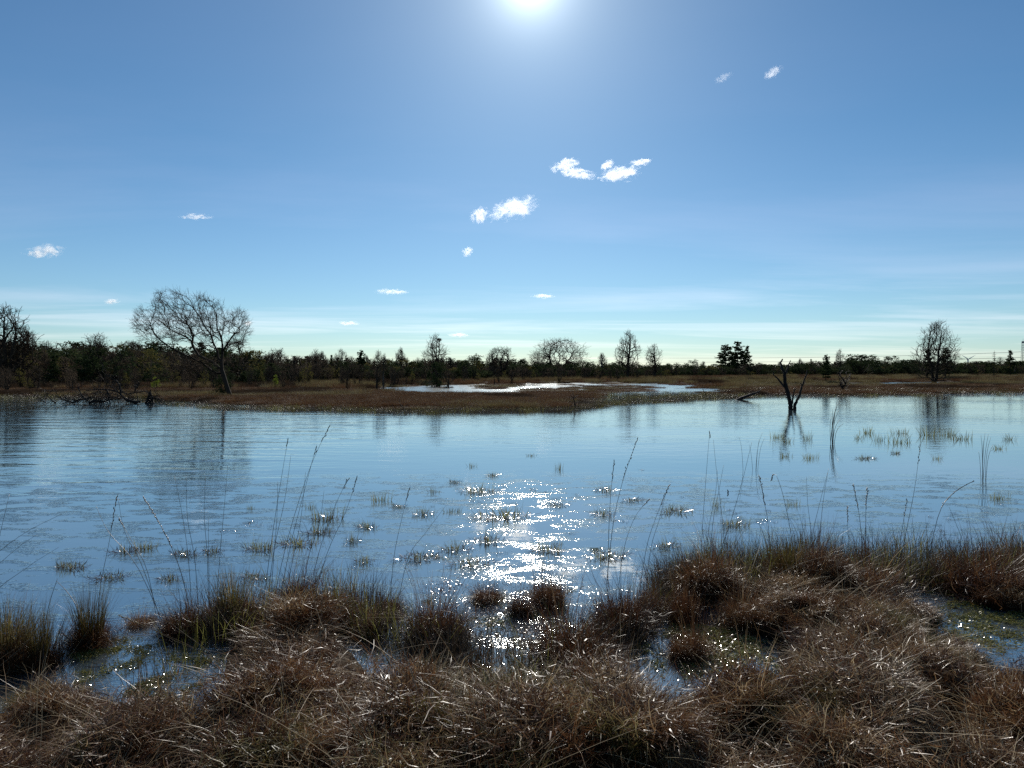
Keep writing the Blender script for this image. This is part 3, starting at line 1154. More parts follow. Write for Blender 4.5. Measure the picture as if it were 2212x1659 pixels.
marsh_col = proto_collection('marsh_clump', [marsh_clump(200 + i, M_MARSH) for i in range(4)] + [marsh_clump(210 + i, M_MARSHG, 300, 0.55, (0.25, 0.6)) for i in range(2)]
                             + [marsh_clump(220, M_OLIVE, 260, 0.5, (0.12, 0.35)), marsh_clump(221, M_HEATH, 500, 0.4, (0.15, 0.5))])
pts = []
N = 34000
yy = 33.0 / (1 - NP.random(N) * (1 - 33.0 / 260.0))          # denser near, thinner far
uu = NP.uniform(-500, 2750, N)
xx = (uu - CX) / FV * yy
hz = heights(xx, yy)
tone = vnoise(xx * 0.06, yy * 0.10, 21)
for x, y, z, t in zip(xx, yy, hz, tone):
    u_ = CX + x / y * FV
    wet = False
    if z < -0.03 or (z < 0.03 and RNG.random() < 0.55):
        isl = vnoise(np.array([x * 0.42]), np.array([y * 0.16]), 23)[0]
        if 40 < y < 110 and 780 < u_ < 1620 and isl > 0.32:
            z, wet = 0.0, True
        else:
            continue
    s = 0.55 + RNG.random() * 0.5 + (y - 33) / 260.0 * 2.2
    if y > 75:
        s *= 0.8
    u_ = CX + x / y * FV
    pale = t + (0.45 if u_ > 1560 and y > 62 else -0.15)
    k = RNG.randrange(4) if RNG.random() > pale else 4 + RNG.randrange(2)
    if vnoise(np.array([x * 0.22]), np.array([y * 0.13]), 29)[0] > 0.45:
        k = 7
    if u_ > 1550 and 56 < y < 66:
        k = RNG.choice([0, 1, 2, 6, 6])
    hs = (0.45 if wet else 0.55 if z < 0.06 else 1.0) * RNG.uniform(0.5, 1.6)
    pts.append((x, y, z - 0.02, 0, 0, RNG.uniform(0, 6.28), s * 1.3, s * 1.3, min(s, 1.2) * hs * (0.5 if y < (66 if u_ < 1600 else 92) else 0.9), k))
scatter('marsh_grass', pts, marsh_col, 'brown dry grass covering the marsh across the water', 'grass')

# thin emergent blades standing in the wet edges of the far marsh
edge_col = proto_collection('edge_sedge', [sparse_sedge(230 + i, 60, 0.6, M_STEM if i else M_SEDGE) for i in range(4)])
pts = []
ex = []
for i in range(2600):
    u_ = RNG.uniform(-100, 2300)
    if i % 2 and RNG.random() < 0.8:
        u_ = RNG.uniform(1230, 1620)
        v_ = RNG.uniform(848, 882 - (u_ - 1230) / 390 * 22)
    else:
        v_ = np.interp(u_, [-100, 300, 345, 500, 870, 1245, 1400, 2212], [858, 862, 871, 884, 892, 888, 860, 852]) + RNG.uniform(-4, 3)
    p = G(u_, v_)
    ex.append((p.x, p.y))
ez = heights([e[0] for e in ex], [e[1] for e in ex])
for (x, y), z in zip(ex, ez):
    if z > 0.05:
        continue
    s = RNG.uniform(0.5, 1.0)
    pts.append((x, y, 0.0, 0, 0, RNG.uniform(0, 6.28), s, s, s * RNG.uniform(0.4, 0.9), RNG.randrange(4)))
scatter('edge_sedge', pts, edge_col, 'thin sedge standing in the wet edge of the far marsh', 'sedge')


# ------------------------------------------------------------------ the leaning willow, its limbs as the photograph shows them
def zoom3(p):
    return (259 + p[0] * 0.1771, 604.8 + p[1] * 0.1771)


WD = G(498, 860).y
LIMBS = [  # (points in the traced picture, base radius, tip radius, depth drift)
    ([(1240, 1150), (1180, 1138), (1110, 1095), (1050, 1050), (950, 980), (850, 945), (700, 870), (600, 810), (500, 740), (420, 650), (380, 570), (300, 470)], 0.13, 0.02, -0.9),
    ([(1215, 1085), (1130, 1000), (1050, 965), (960, 920), (900, 830), (870, 745), (800, 690), (640, 620), (540, 540), (450, 470), (340, 370)], 0.13, 0.018, 0.9),
    ([(870, 745), (892, 700), (855, 600), (820, 530), (720, 400), (640, 280), (600, 190)], 0.07, 0.012, 1.2),
    ([(1235, 1010), (1200, 950), (1190, 870), (1140, 770), (1110, 670), (1030, 560), (970, 440), (900, 350), (850, 230)], 0.11, 0.015, 0.3),
    ([(1250, 910), (1250, 800), (1240, 700), (1270, 580), (1290, 480), (1250, 350), (1260, 290)], 0.09, 0.012, 1.3),
    ([(1250, 860), (1310, 780), (1370, 690), (1420, 620), (1480, 560), (1510, 450)], 0.075, 0.012, -0.8),
    ([(1110, 670), (1100, 560), (1080, 420), (1020, 260)], 0.06, 0.011, -1.0),
    ([(1190, 1120), (1000, 1062), (850, 1020), (700, 1000), (560, 995)], 0.05, 0.012, -1.2),
    ([(1180, 1140), (1080, 1165), (980, 1170), (870, 1195)], 0.035, 0.01, -0.6),
    ([(700, 870), (640, 760), (620, 640), (560, 520), (480, 380)], 0.05, 0.01, -1.3),
    ([(1310, 780), (1420, 760), (1520, 740)], 0.035, 0.01, 0.7),
    ([(600, 810), (450, 790), (330, 740), (230, 740)], 0.04, 0.01, 0.5),
    ([(1240, 700), (1180, 560), (1180, 420), (1130, 320)], 0.045, 0.01, -0.4),
]
rt = random.Random(8)
base = G(498, 860)
z0 = gz(base.x, base.y)
willow = thing('leaning_willow', 'large bare willow leaning left over the far shore, its trunk catching light', 'tree', (base.x, base.y, z0))


def loc3(p, dy):
    q = at(*zoom3(p), WD + dy)
    return q - Vector((base.x, base.y, z0))


tp = [(1350, 1465), (1347, 1410), (1318, 1340), (1278, 1210), (1245, 1100), (1240, 1000), (1250, 900)]
skel = [[loc3(p, 0) for p in tp]]
for pts_, r0, r1, dep in LIMBS:
    m_ = len(pts_)
    skel.append([loc3(p, dep * (i / (m_ - 1)) + (rt.gauss(0, 0.06) if i else 0)) for i, p in enumerate(pts_)])
OUTL = [(165, 560), (180, 430), (300, 360), (400, 310), (490, 200), (640, 140), (760, 180), (880, 170), (1000, 230), (1130, 290), (1270, 320), (1400, 400), (1490, 400), (1545, 520),
        (1570, 680), (1500, 780), (1380, 830), (1280, 820), (1200, 780), (1050, 790), (900, 760), (780, 720), (640, 760), (520, 740), (380, 740), (230, 760)]
gw = np.random.default_rng(9)
zz = gw.uniform((150, 130), (1580, 850), (9000, 2))
ins = signed_dist(zz[:, 0], zz[:, 1], OUTL)
att = []
for (zx, zy), sd_ in zip(zz, ins):
    lobe = vnoise(np.array([zx / 120.0]), np.array([zy / 120.0]), 5)[0]
    if sd_ < -20 - 45 * lobe + gw.uniform(-22, 22) or len(att) >= 2100 or (lobe < -0.25 and gw.random() < 0.75):
        continue
    dep = gw.normal(0, 1.25) * min(1.0, 0.35 + sd_ / 220)
    q = loc3((zx, zy), dep)
    att.append((q.x, q.y, q.z))
for k in range(260):       # the drooping lower shoots
    zx = gw.uniform(520, 1180)
    q = loc3((zx, 1010 + (1180 - zx) * gw.uniform(-0.12, 0.22) + gw.normal(0, 40)), gw.normal(0, 0.8))
    att.append((q.x, q.y, q.z))
tr, cr = colonise(4, skel, np.array(att), 0.16, 1.0, 0.0068, 0.41, 0.22, 2.8, 0.17, tips=4, tiplen=2.6)
link('trunk', tr.mesh('trunk', M_BARK), willow)
link('crown', cr.mesh('crown', M_TWIG), willow)

# ------------------------------------------------------------------ trees that stand out one by one
tree('multi2', 'bare_tree', 'tall bare tree cut off by the left edge of the picture', 'tree', 12, 660, 73, 1.05)
tree('multi1', 'bare_tree', 'low spreading bare tree just right of the tall tree at the left edge', 'tree', 48, 708, 76, 1.25)
tree('bush2', 'dark_pine', 'broad dark bushy pine left of the leaning willow', 'tree', 238, 742, 78, 1.25)
tree('bush1', 'dark_pine', 'dark low pine on the left side of the broad bushy pine', 'tree', 188, 772, 77, 1.2)
tree('oak1', 'bare_tree', 'small round bare tree rising behind the broad dark bushy pine', 'tree', 214, 720, 87, 0.8)
tree('spruce', 'young_spruce', 'young dark spruce in front of the left wood', 'tree', 116, 764, 75, 0.9)
tree('budding0', 'budding_tree', 'yellow green budding tree right of the broad dark bushy pine', 'tree', 322, 752, 84, 0.9)
tree('young', 'young_shrub', 'bright yellow green young shrub between the brush pile and the willow', 'shrub', 336, 812, 64, 1.0)
tree('young', 'young_shrub', 'small yellow green shrub right of the willow trunk', 'shrub', 598, 808, 70, 1.0)
tree('bush0', 'juniper_bush', 'dark juniper bush right behind the willow trunk', 'bush', 482, 806, 50.5, 0.85)
tree('birch0', 'birch_tree', 'slender bare birch poking above the wood just right of the willow', 'tree', 683, 752, 98, 0.8)
tree('spruce', 'spruce_tree', 'small narrow spruce on the skyline right of the slender bare birch', 'tree', 716, 764, 112, 0.6)
tree('multi2', 'bare_tree', 'bushy bare tree on the skyline left of the small round pine', 'tree', 735, 754, 115, 1.0)
tree('pine2', 'round_pine', 'small round pine standing above the wood between two bare trees', 'tree', 781, 754, 117, 0.8)
tree('birch2', 'birch_sapling', 'thin bare birch sapling in the marsh left of the tree with the nest', 'tree', 814, 756, 62, 0.6)
tree('birch1', 'birch_sapling', 'thin bare birch sapling beside its twin in the open marsh', 'tree', 828, 764, 65, 0.6)
tree('multi1', 'bare_tree', 'bare bushy tree on the skyline left of the tree with the nest', 'tree', 866, 752, 120, 0.9)
tree('bush1', 'dark_bush', 'dark bush at the foot of the bare tree with the nest', 'bush', 947, 780, 79, 0.75)
nest_tree = tree('multi2', 'nest_tree', 'tall bare tree with a crow nest in its top', 'tree', 941, 722, 95, 0.85, rz=1.1)
tree('scrub1', 'bare_shrub', 'bare shrub at the water edge right of the dark bush', 'shrub', 968, 800, 74, 1.0)
tree('bush2', 'domed_pine', 'dark domed pine right of the tree with the nest', 'tree', 1022, 763, 110, 1.15)
tree('multi0', 'birch_group', 'pale bare birches between the domed pine and the spreading oak', 'tree', 1085, 750, 129, 1.3)
tree('birch2', 'birch_tree', 'single faint birch left of the pale birch group', 'tree', 1058, 757, 127, 0.9)
tree('oak0', 'oak_tree', 'wide round bare oak on the skyline in the middle', 'tree', 1207, 731, 160, 1.35)
tree('oak1', 'bare_tree', 'lower bare tree leaning against the left side of the oak', 'tree', 1163, 760, 144, 0.9)
tree('birch1', 'birch_tree', 'faint thin birch between the oak and the pointed birch', 'tree', 1300, 762, 158, 1.1)
tree('multi2', 'pointed_birch', 'tall pointed bare birch right of the oak', 'tree', 1355, 714, 130, 0.85, rz=0.3)
tree('birch0', 'birch_tree', 'slim bare birch right of the tall pointed birch', 'tree', 1414, 741, 140, 1.15)
tree('bush0', 'dark_bush', 'dark bush under the tall pointed birch', 'bush', 1330, 782, 119, 1.2)
tree('bush2', 'dark_bush', 'dark bush on the skyline left of the three tall pines', 'bush', 1495, 775, 215, 1.1)
tree('pine2', 'tall_pine', 'left and broadest of the three tall pines', 'tree', 1567, 742, 210, 1.25)
tree('pine1', 'tall_pine', 'middle and tallest of the three tall pines', 'tree', 1594, 735, 213, 1.05)
tree('spruce', 'tall_pine', 'right and thinnest of the three tall pines, its tiers apart', 'tree', 1614, 744, 216, 0.85)
tree('spruce', 'small_spruce', 'tiny spruce top on the skyline right of the dead snag', 'tree', 1752, 774, 225, 0.7)
tree('pine2', 'open_pine', 'open crowned dark pine with a thin twin trunk right of the snag', 'tree', 1784, 764, 100, 0.72)
tree('bush1', 'domed_pine', 'dark domed pine just right of the open crowned pine', 'tree', 1856, 764, 190, 1.9)
tree('bush2', 'domed_pine', 'wide dark domed pine midway to the right birch', 'tree', 1908, 765, 195, 1.9)
tree('bush0', 'domed_pine', 'dark domed pine close left of the right birch', 'tree', 1967, 772, 190, 1.9)
tree('birch0', 'bare_tree', 'wispy bare tree top above the domed pines', 'tree', 1815, 752, 210, 0.7)
tree('marsh', 'marsh_birch', 'large bare birch standing in the marsh at the right', 'tree', 2018, 696, 96, 1.0, rz=2.0)
tree('pine0', 'dark_pine', 'dark young pine on the left side of the large marsh birch', 'tree', 2004, 752, 125, 0.9)
tree('pine2', 'dark_pine', 'dark young pine on the right side of the large marsh birch', 'tree', 2043, 748, 122, 0.8)
tree('larch', 'bare_conifer', 'bare spiky conifer right of the wind turbine', 'tree', 2147, 757, 160, 0.9)
tree('spruce', 'spruce_tree', 'dark spruce left of the steel mast', 'tree', 2182, 754, 205, 0.95)
tree('shrub', 'bare_shrub', 'small bare shrub at the shore right of the dead snag', 'shrub', 1824, 798, 60, 1.15)
for k, (u_, v_, D_) in enumerate([(540, 790, 70), (566, 796, 78), (640, 788, 74), (668, 782, 80), (612, 800, 66)]):
    tree('budding1' if k % 2 else 'scrub%d' % (k % 3), 'marsh_sapling', ['bare scrubby sapling nearest the right side of the willow', 'greenish sapling second to the right of the willow', 'bare sapling in the middle of the marsh right of the willow', 'tallest greenish sapling right of the willow', 'low bare sapling closest to the shore right of the willow'][k], 'sapling', u_, v_, D_, 0.6, 'saplings right of the willow')
for k, (u_, v_, D_) in enumerate([(752, 812, 60), (1002, 790, 110), (1075, 792, 118)]):
    tree('scrub%d' % k, 'bare_shrub', ['knee high bare shrub in the brown grass of the peninsula', 'bare shrub left of the glittering pool under the domed pine',
                                         'bare shrub behind the glittering pool under the pale birches'][k], 'shrub', u_, v_, D_, 0.8)

# the nest in the tall bare tree
def nest_mesh():
    rng = random.Random(3)
    t = Tubes()
    for i in range(90):
        a = rng.uniform(0, 6.28)
        r_ = 0.22 * rng.uniform(0.5, 1.0)
        p = Vector((math.cos(a) * r_, math.sin(a) * r_, rng.uniform(-0.16, 0.14)))
        d = Vector((-math.sin(a) + rng.gauss(0, 0.4), math.cos(a) + rng.gauss(0, 0.4), rng.gauss(0, 0.35))) * 0.2
        t.add([p - d, p + d], [0.012, 0.008], 4, rng.random())
    return t.mesh('crow_nest', M_TWIG)


_cm = PROTO['multi2'][1]
_mw = Matrix.Translation(nest_tree.location) @ Matrix.Rotation(nest_tree.rotation_euler.z, 4, 'Z') @ Matrix.Diagonal((*nest_tree.scale, 1))
_best = min((v.co for v in PROTO['multi2'][0].vertices), key=lambda c: abs(c.z - 0.88) + 0.5 * math.hypot(c.x, c.y))
nest = link('crow_nest', nest_mesh(), None, _mw @ _best)
tag(nest, 'dark ball of twigs, a nest, high in the bare tree', 'nest')


# ------------------------------------------------------------------ dead wood
def trace(pts_, Y, org, drift=0.0, rng=random.Random(2)):
    m_ = len(pts_)
    return [at(u, v, Y + drift * i / max(1, m_ - 1)) - org for i, (u, v) in enumerate(pts_)]


def zoom1(p):       # traced detail of the snag
    return ((1850 + p[0] * 300 / 1555) * 0.8641, (860 + p[1] * 320 / 1659) * 0.8641)


SD = G(*zoom1((655, 850))).y
so = Vector((G(*zoom1((655, 850))).x, SD, 0))
snag = thing('dead_snag', 'black dead snag with two crooked stems standing in the water', 'dead tree', so)


def crook(pts_, r0, r1, drift=0.0, n=8, seed=1):
    rng = random.Random(seed)
    P3 = trace([zoom1(p) for p in pts_], SD, so, drift)
    Q, R = [], []
    m_ = len(P3)
    for i in range(m_ - 1):
        for k in range(3):
            f = k / 3
            Q.append(P3[i].lerp(P3[i + 1], f) + Vector((rng.gauss(0, 0.008), rng.gauss(0, 0.01), 0)))
            R.append((r0 + (r1 - r0) * (i + f) / (m_ - 1)) * rng.uniform(0.9, 1.12))
    Q.append(P3[-1])
    R.append(r1)
    t = Tubes()
    t.add(Q, R, n, rng.random())
    return t


t = crook([(655, 895), (652, 850), (655, 790), (640, 720), (620, 640), (600, 570), (585, 500), (580, 430), (578, 380)], 0.115, 0.075)
link('trunk', t.mesh('trunk', M_DEAD), snag)
for nm, pp, a, b_, dr in [('branch', [(600, 575), (555, 535), (520, 490), (480, 440), (440, 405), (425, 355)], 0.06, 0.02, -0.3),
                          ('branch', [(578, 385), (555, 340), (535, 290), (525, 235), (550, 195)], 0.065, 0.03, 0.15),
                          ('branch', [(585, 400), (605, 340), (625, 280), (655, 212)], 0.05, 0.018, -0.1),
                          ('branch', [(668, 780), (680, 740), (690, 670), (700, 610), (715, 568)], 0.05, 0.024, 0.1),
                          ('stem', [(712, 890), (708, 845), (708, 790), (735, 730), (770, 670), (785, 600), (810, 530), (835, 460), (862, 385), (868, 340)], 0.085, 0.022, 0.2),
                          ('stub', [(805, 545), (790, 520), (785, 512)], 0.035, 0.022, 0.0),
                          ('stub', [(775, 670), (790, 655)], 0.028, 0.015, 0.0)]:
    link(nm, crook(pp, a, b_, dr, 7, len(pp)).mesh(nm, M_DEAD), snag)


def zoom2(p):       # traced detail of the brush pile
    return ((60 + p[0] * 400 / 2212) * 0.8641, (900 + p[1] * 160 / 885) * 0.8641)


bo_uv = zoom2((1050, 600))
BD = G(*bo_uv).y
bo = Vector((G(*bo_uv).x, BD, 0))
brush = thing('brush_pile', 'tangled pile of fallen dead branches lying in the water at the left shore', 'dead branches', bo)
BR = [([(1560, 590), (1420, 560), (1340, 480), (1330, 400), (1320, 350), (1280, 290), (1200, 240), (1130, 200), (1070, 150)], 0.07, 0.012),
      ([(1480, 580), (1380, 520), (1300, 440), (1180, 410), (1050, 405), (950, 410), (830, 440)], 0.06, 0.014),
      ([(880, 560), (830, 530), (790, 470), (760, 410), (735, 350)], 0.06, 0.015),
      ([(440, 595), (390, 560), (340, 510), (305, 450), (280, 400)], 0.04, 0.010),
      ([(700, 590), (620, 575), (540, 545), (460, 500), (410, 470)], 0.045, 0.012),
      ([(300, 590), (240, 555), (190, 510), (150, 490)], 0.03, 0.010),
      ([(690, 585), (760, 550), (850, 545), (930, 520)], 0.06, 0.03),
      ([(1600, 580), (1500, 570), (1420, 540), (1350, 500)], 0.06, 0.02),
      ([(1720, 600), (1745, 420)], 0.14, 0.03), ([(1690, 600), (1750, 410)], 0.08, 0.03), ([(1780, 600), (1750, 430)], 0.08, 0.02),
      ([(1340, 430), (1420, 470), (1560, 450), (1720, 430)], 0.035, 0.012),
      ([(1780, 530), (1840, 490), (1870, 480)], 0.035, 0.012), ([(1780, 540), (1860, 530), (1900, 570), (1870, 590)], 0.04, 0.014),
      ([(1150, 420), (1165, 500), (1190, 600)], 0.04, 0.03), ([(1300, 430), (1240, 390), (1180, 350)], 0.03, 0.008),
      ([(700, 580), (690, 530), (650, 560)], 0.03, 0.01), ([(640, 590), (600, 540), (570, 510)], 0.03, 0.01), ([(900, 590), (1000, 560), (1100, 575), (1220, 540)], 0.07, 0.03),
      ([(1260, 560), (1300, 500), (1290, 440)], 0.03, 0.01), ([(1560, 600), (1570, 520), (1540, 400)], 0.03, 0.01)]
rb = random.Random(12)
fine_t = Tubes()
BP = dict(max=2, seg=[1, 3, 2], wig=[0, 0.25, 0.3], up=[0, 0.02, 0.0], n=[0, 4, 0], start=[0, 0.2, 0], ang=[0, 0.8, 0], ratio=[0, 0.5, 0], taper=[0, 0.3, 0], rmin=0.008, tip=0.3)
for i, (pp, a, b_) in enumerate(BR):
    P3 = trace([zoom2(p) for p in pp], BD + rb.uniform(-0.4, 0.5), bo, rb.uniform(-0.8, 0.8))
    t = Tubes()
    m_ = len(P3)
    t.add(P3, [a + (b_ - a) * k / (m_ - 1) for k in range(m_)], 6, rb.random())
    link('branch', t.mesh('branch', M_DEAD), brush)
    for k in range(m_ * 3):
        j = rb.randrange(m_ - 1)
        q = P3[j].lerp(P3[j + 1], rb.random())
        d = Vector((rb.gauss(0, 1), rb.gauss(0, 0.7), rb.gauss(0.2, 0.6))).normalized()
        grow([fine_t], rb, q, d, rb.uniform(0.3, 0.75), 0.014, 1, BP)
for k in range(260):        # the dense heap in the middle
    p0 = trace([zoom2((rb.gauss(1060, 160), rb.uniform(430, 600)))], BD + rb.uniform(-0.7, 0.7), bo)[0]
    d = Vector((rb.gauss(0, 1), rb.gauss(0, 0.8), rb.gauss(0.1, 0.5))).normalized()
    grow([fine_t], rb, p0, d, rb.uniform(0.25, 0.6), 0.014, 2, BP)
tw = link('twigs', fine_t.mesh('twigs', M_DEAD), brush)
tw['kind'] = 'stuff'


def stick(name, label, cat, poly, r0, r1, mat=M_DEAD, z=0.0, twigs=0, seed=0):
    b0 = G(*poly[0])
    o0 = Vector((b0.x, b0.y, z))
    P3 = [at(u, v, b0.y) - o0 for u, v in poly]
    P3[0].z -= 0.12
    t = Tubes()
    m_ = len(P3)
    t.add(P3, [r0 + (r1 - r0) * k / (m_ - 1) for k in range(m_)], 6, 0.5)
    if twigs:
        rng = random.Random(seed)
        for k in range(twigs):
            j = rng.randrange(m_ - 1)
            q = P3[j].lerp(P3[j + 1], rng.random())
            grow([t], rng, q, Vector((rng.gauss(0, 1), rng.gauss(0, 0.6), abs(rng.gauss(0.3, 0.5)))).normalized(), rng.uniform(0.2, 0.6), 0.012, 1, BP)
    o = link(name, t.mesh(name, mat), None, o0)
    return tag(o, label, cat)


stick('fallen_branch', 'dark fallen branch lying at the shore left of the dead snag', 'branch', [(1588, 863), (1604, 859), (1624, 852), (1642, 845)], 0.13, 0.05, twigs=18, seed=3)
stick('leaning_stick', 'thin stick leaning left out of the flooded marsh', 'stick', [(1530, 860), (1522, 848), (1517, 838)], 0.03, 0.012)
stick('forked_twig', 'small forked twig in the wet grass beside the fallen branch', 'stick', [(1573, 858), (1580, 848), (1586, 842)], 0.02, 0.010, twigs=4, seed=5)
stick('dead_twig', 'black dead shrub at the tip of the peninsula', 'shrub', [(1243, 884), (1242, 870), (1238, 858)], 0.035, 0.012, twigs=16, seed=6)
stick('dead_twig', 'small curved dead twig in the water before the peninsula', 'stick', [(872, 890), (874, 884), (868, 877)], 0.035, 0.012, twigs=4, seed=7)
stick('wooden_post', 'short thin wooden post beside the glittering pool', 'post', [(1068, 833), (1068, 823), (1068, 819)], 0.06, 0.05, M_BARK)
stick('broken_twig', 'tiny black forked twig sticking out of the calm water', 'stick', [(1570, 1065), (1573, 1061), (1571, 1058)], 0.012, 0.007)

# ------------------------------------------------------------------ far mast, wires and wind turbine
MD = 520.0
mo = at(2209, 799, MD)
mast = thing('steel_mast', 'slim steel mast at the right edge of the picture', 'mast', (mo.x, mo.y, 0.1))
mh = at(2209, 738, MD).z
for sx_, sy_ in ((-1, -1), (-1, 1), (1, -1), (1, 1)):
    t = Tubes()
    t.add([Vector((sx_ * 0.9, sy_ * 0.9, 0)), Vector((sx_ * 0.55, sy_ * 0.55, mh))], [0.14, 0.1], 4)
    link('leg', t.mesh('leg', M_STEEL, False), mast)
t = Tubes()
for k in range(12):
    za, zb = mh * k / 12, mh * (k + 1) / 12
    ra, rb_ = 0.9 - 0.35 * k / 12, 0.9 - 0.35 * (k + 1) / 12
    for s1, s2 in (((-1, -1), (1, -1)), ((1, -1), (1, 1)), ((1, 1), (-1, 1)), ((-1, 1), (-1, -1))):
        t.add([Vector((s1[0] * ra, s1[1] * ra, za)), Vector((s2[0] * rb_, s2[1] * rb_, zb))], [0.06, 0.06], 3)
link('lattice', t.mesh('lattice', M_STEEL, False), mast)
t = Tubes()
t.add([Vector((0, 0, mh - 1.2)), Vector((0, 0, mh + 0.2))], [0.7, 0.7], 8)
t.add([Vector((0, 0, mh + 0.1)), Vector((0, 0, mh + 2.2))], [0.09, 0.05], 6)
link('head', t.mesh('head', M_STEEL, False), mast)
for k, (va, vb, vc) in enumerate([(772, 779, 782), (760, 770, 773)]):
    pa, pm, pb = at(2206, va, MD), at(1750, vb + 2, MD * 1.25), at(1330, vc, MD * 1.55)
    t = Tubes()
    Q = []
    for i in range(25):
        f = i / 24
        q = pa * (1 - f) ** 2 + (pm * 2 - (pa + pb) * 0.5) * 2 * f * (1 - f) + pb * f * f
        Q.append(q)
    t.add(Q, [0.12] * 25, 4)
    w_ = link('power_line', t.mesh('power_line', M_STEEL, False))
    tag(w_, ['lower overhead wire running left from the steel mast', 'upper overhead wire running left from the steel mast'][k], 'wire')

TD = 1500.0
to = at(2090, 799, TD)
hub = at(2090, 776, TD)
turb = thing('wind_turbine', 'distant white wind turbine peeking over the trees at the right', 'wind turbine', (to.x, to.y, 0))
t = Tubes()
t.add([Vector((0, 0, 0)), Vector((0, 0, hub.z - 0.6))], [1.1, 0.7], 10)
link('tower', t.mesh('tower', M_WHITE), turb)
t = Tubes()
t.add([Vector((0, 2.2, hub.z)), Vector((0, -1.6, hub.z)), Vector((0, -2.6, hub.z))], [1.0, 1.0, 0.35], 8)
link('nacelle', t.mesh('nacelle', M_WHITE), turb)
for a in (60, -58, 181):
    d = Vector((math.sin(math.radians(a)), 0, math.cos(math.radians(a))))
    s_ = Vector((d.z, 0, -d.x))
    L_ = 17.0
    c_ = Vector((0, -2.3, hub.z))
    V = []
    for f, w in ((0.02, 0.5), (0.12, 1.0), (0.5, 0.7), (1.0, 0.15)):
        for yy_, sgn in ((0.15, -1), (0.15, 1), (-0.15, 1), (-0.15, -1)):
            V.append(c_ + d * L_ * f + s_ * sgn * w * 0.9 + Vector((0, yy_, 0)))
    F = []
    for i in range(3):
        for k in range(4):
            F.append((i * 4 + k, i * 4 + (k + 1) % 4, i * 4 + 4 + (k + 1) % 4, i * 4 + 4 + k))
    F += [(3, 2, 1, 0), (12, 13, 14, 15)]
    link('blade', np_mesh('blade', V, F, M_WHITE), turb)

# ------------------------------------------------------------------ foreground: matted moor grass
near_col = proto_collection('moor_tussock', TUSSOCKS)
pts = []
rg = random.Random(21)
cand = []
y = 0.6
while y < 8.6:
    step = 0.125
    x = -7.5
    while x < 7.5:
        cand.append((x + rg.uniform(-0.06, 0.06), y + rg.uniform(-0.06, 0.06)))
        x += step
    y += step * 0.95
cx_a = np.array([c[0] for c in cand])
cy_a = np.array([c[1] for c in cand])
ch = heights(cx_a, cy_a)
cm = mound(cx_a, cy_a)


def big2(x, y):
    return float(vnoise(np.array([x * 1.1]), np.array([y * 1.1]), 61)[0]) * 0.7


e_ = 0.04
nxa = (mound(cx_a - e_, cy_a) - mound(cx_a + e_, cy_a)) / (2 * e_)
nya = (mound(cx_a, cy_a - e_) - mound(cx_a, cy_a + e_)) / (2 * e_)
big = vnoise(cx_a * 0.8, cy_a * 0.8, 37)
for x, y, z, m0, n1, n2, bg in zip(cx_a, cy_a, ch, cm, nxa, nya, big):
    if z < -0.004 or math.hypot(x, y) < 0.8:
        continue
    if m0 < 0.025 and rg.random() < (0.93 if z < 0.03 else 0.72):
        continue
    s = (0.78 + 0.22 * bg) * rg.uniform(0.75, 1.2)
    if z < 0.05:
        s *= 0.8
    n1, n2 = max(-1.2, min(1.2, n1)) * 0.8, max(-1.2, min(1.2, n2)) * 0.8
    pts.append((x, y, z - 0.02, -math.atan(n2) + rg.gauss(0, 0.2), math.atan(n1) + rg.gauss(0, 0.2), rg.uniform(0, 6.28), s, s, s * rg.uniform(0.8, 1.1), rg.randrange(7) if rg.random() > 0.05 + max(0.0, big2(x, y)) else 7 + rg.randrange(2)))
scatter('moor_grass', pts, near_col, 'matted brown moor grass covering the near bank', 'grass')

# long pale straws lying across the grass
g = np.random.default_rng(77)
parts = []
n_s = 3400
sx_ = g.uniform(-5.5, 5.5, n_s)
sy_ = g.uniform(1.4, 6.2, n_s)
sz_ = heights(sx_, sy_)
keep = sz_ > 0.02
sx_, sy_, sz_ = sx_[keep], sy_[keep], sz_[keep]
V, F, T = blades(len(sx_), g, 0.01, (0.18, 0.75), (0.75, 1.6), (-0.1, 0.55), (0.0016, 0.0034), (0.7, 0.28), 5, None, 0.5, np.stack([sx_, sy_], 1), 0.0, 0.05)
V = V.reshape(len(sx_), -1, 3)
V[:, :, 2] += (sz_ + g.uniform(0.03, 0.14, len(sx_)))[:, None]
straws = link('straws', np_mesh('straws', V.reshape(-1, 3), F, M_STRAW, T))
tag(straws, 'long pale straws lying across the near grass', 'straw', kind='stuff')

# sparse upright blades along the near water edge
fr_col = proto_collection('fringe_sedge', [sparse_sedge(300 + i, 46, 0.2, M_STEM if i != 2 else M_SEDGE) for i in range(4)])
pts = []
for i in range(520):
    if i % 3 == 0:
        u_ = RNG.uniform(-60, 1450)
        v_ = np.interp(u_, [-60, 70, 150, 290, 390, 430, 640, 760, 890, 1150, 1345, 1450], [1415, 1450, 1500, 1530, 1500, 1400, 1345, 1340, 1430, 1465, 1400, 1320]) - RNG.uniform(-10, 60)
    else:
        u_ = RNG.uniform(1430, 2260)
        v_ = np.interp(u_, [1430, 1600, 1800, 2000, 2212], [1290, 1265, 1250, 1262, 1240]) - abs(RNG.gauss(0, 32)) + 10
    if 90 < u_ < 430 and RNG.random() < 0.8:
        continue
    p = G(u_, v_)
    s = RNG.uniform(0.45, 0.95)
    pts.append((p.x, p.y, max(-0.02, gz(p.x, p.y)), 0, 0, RNG.uniform(0, 6.28), s, s, s, RNG.randrange(4)))
scatter('shore_sedge', pts, fr_col, 'thin dark sedge blades fringing the near water edge', 'sedge')


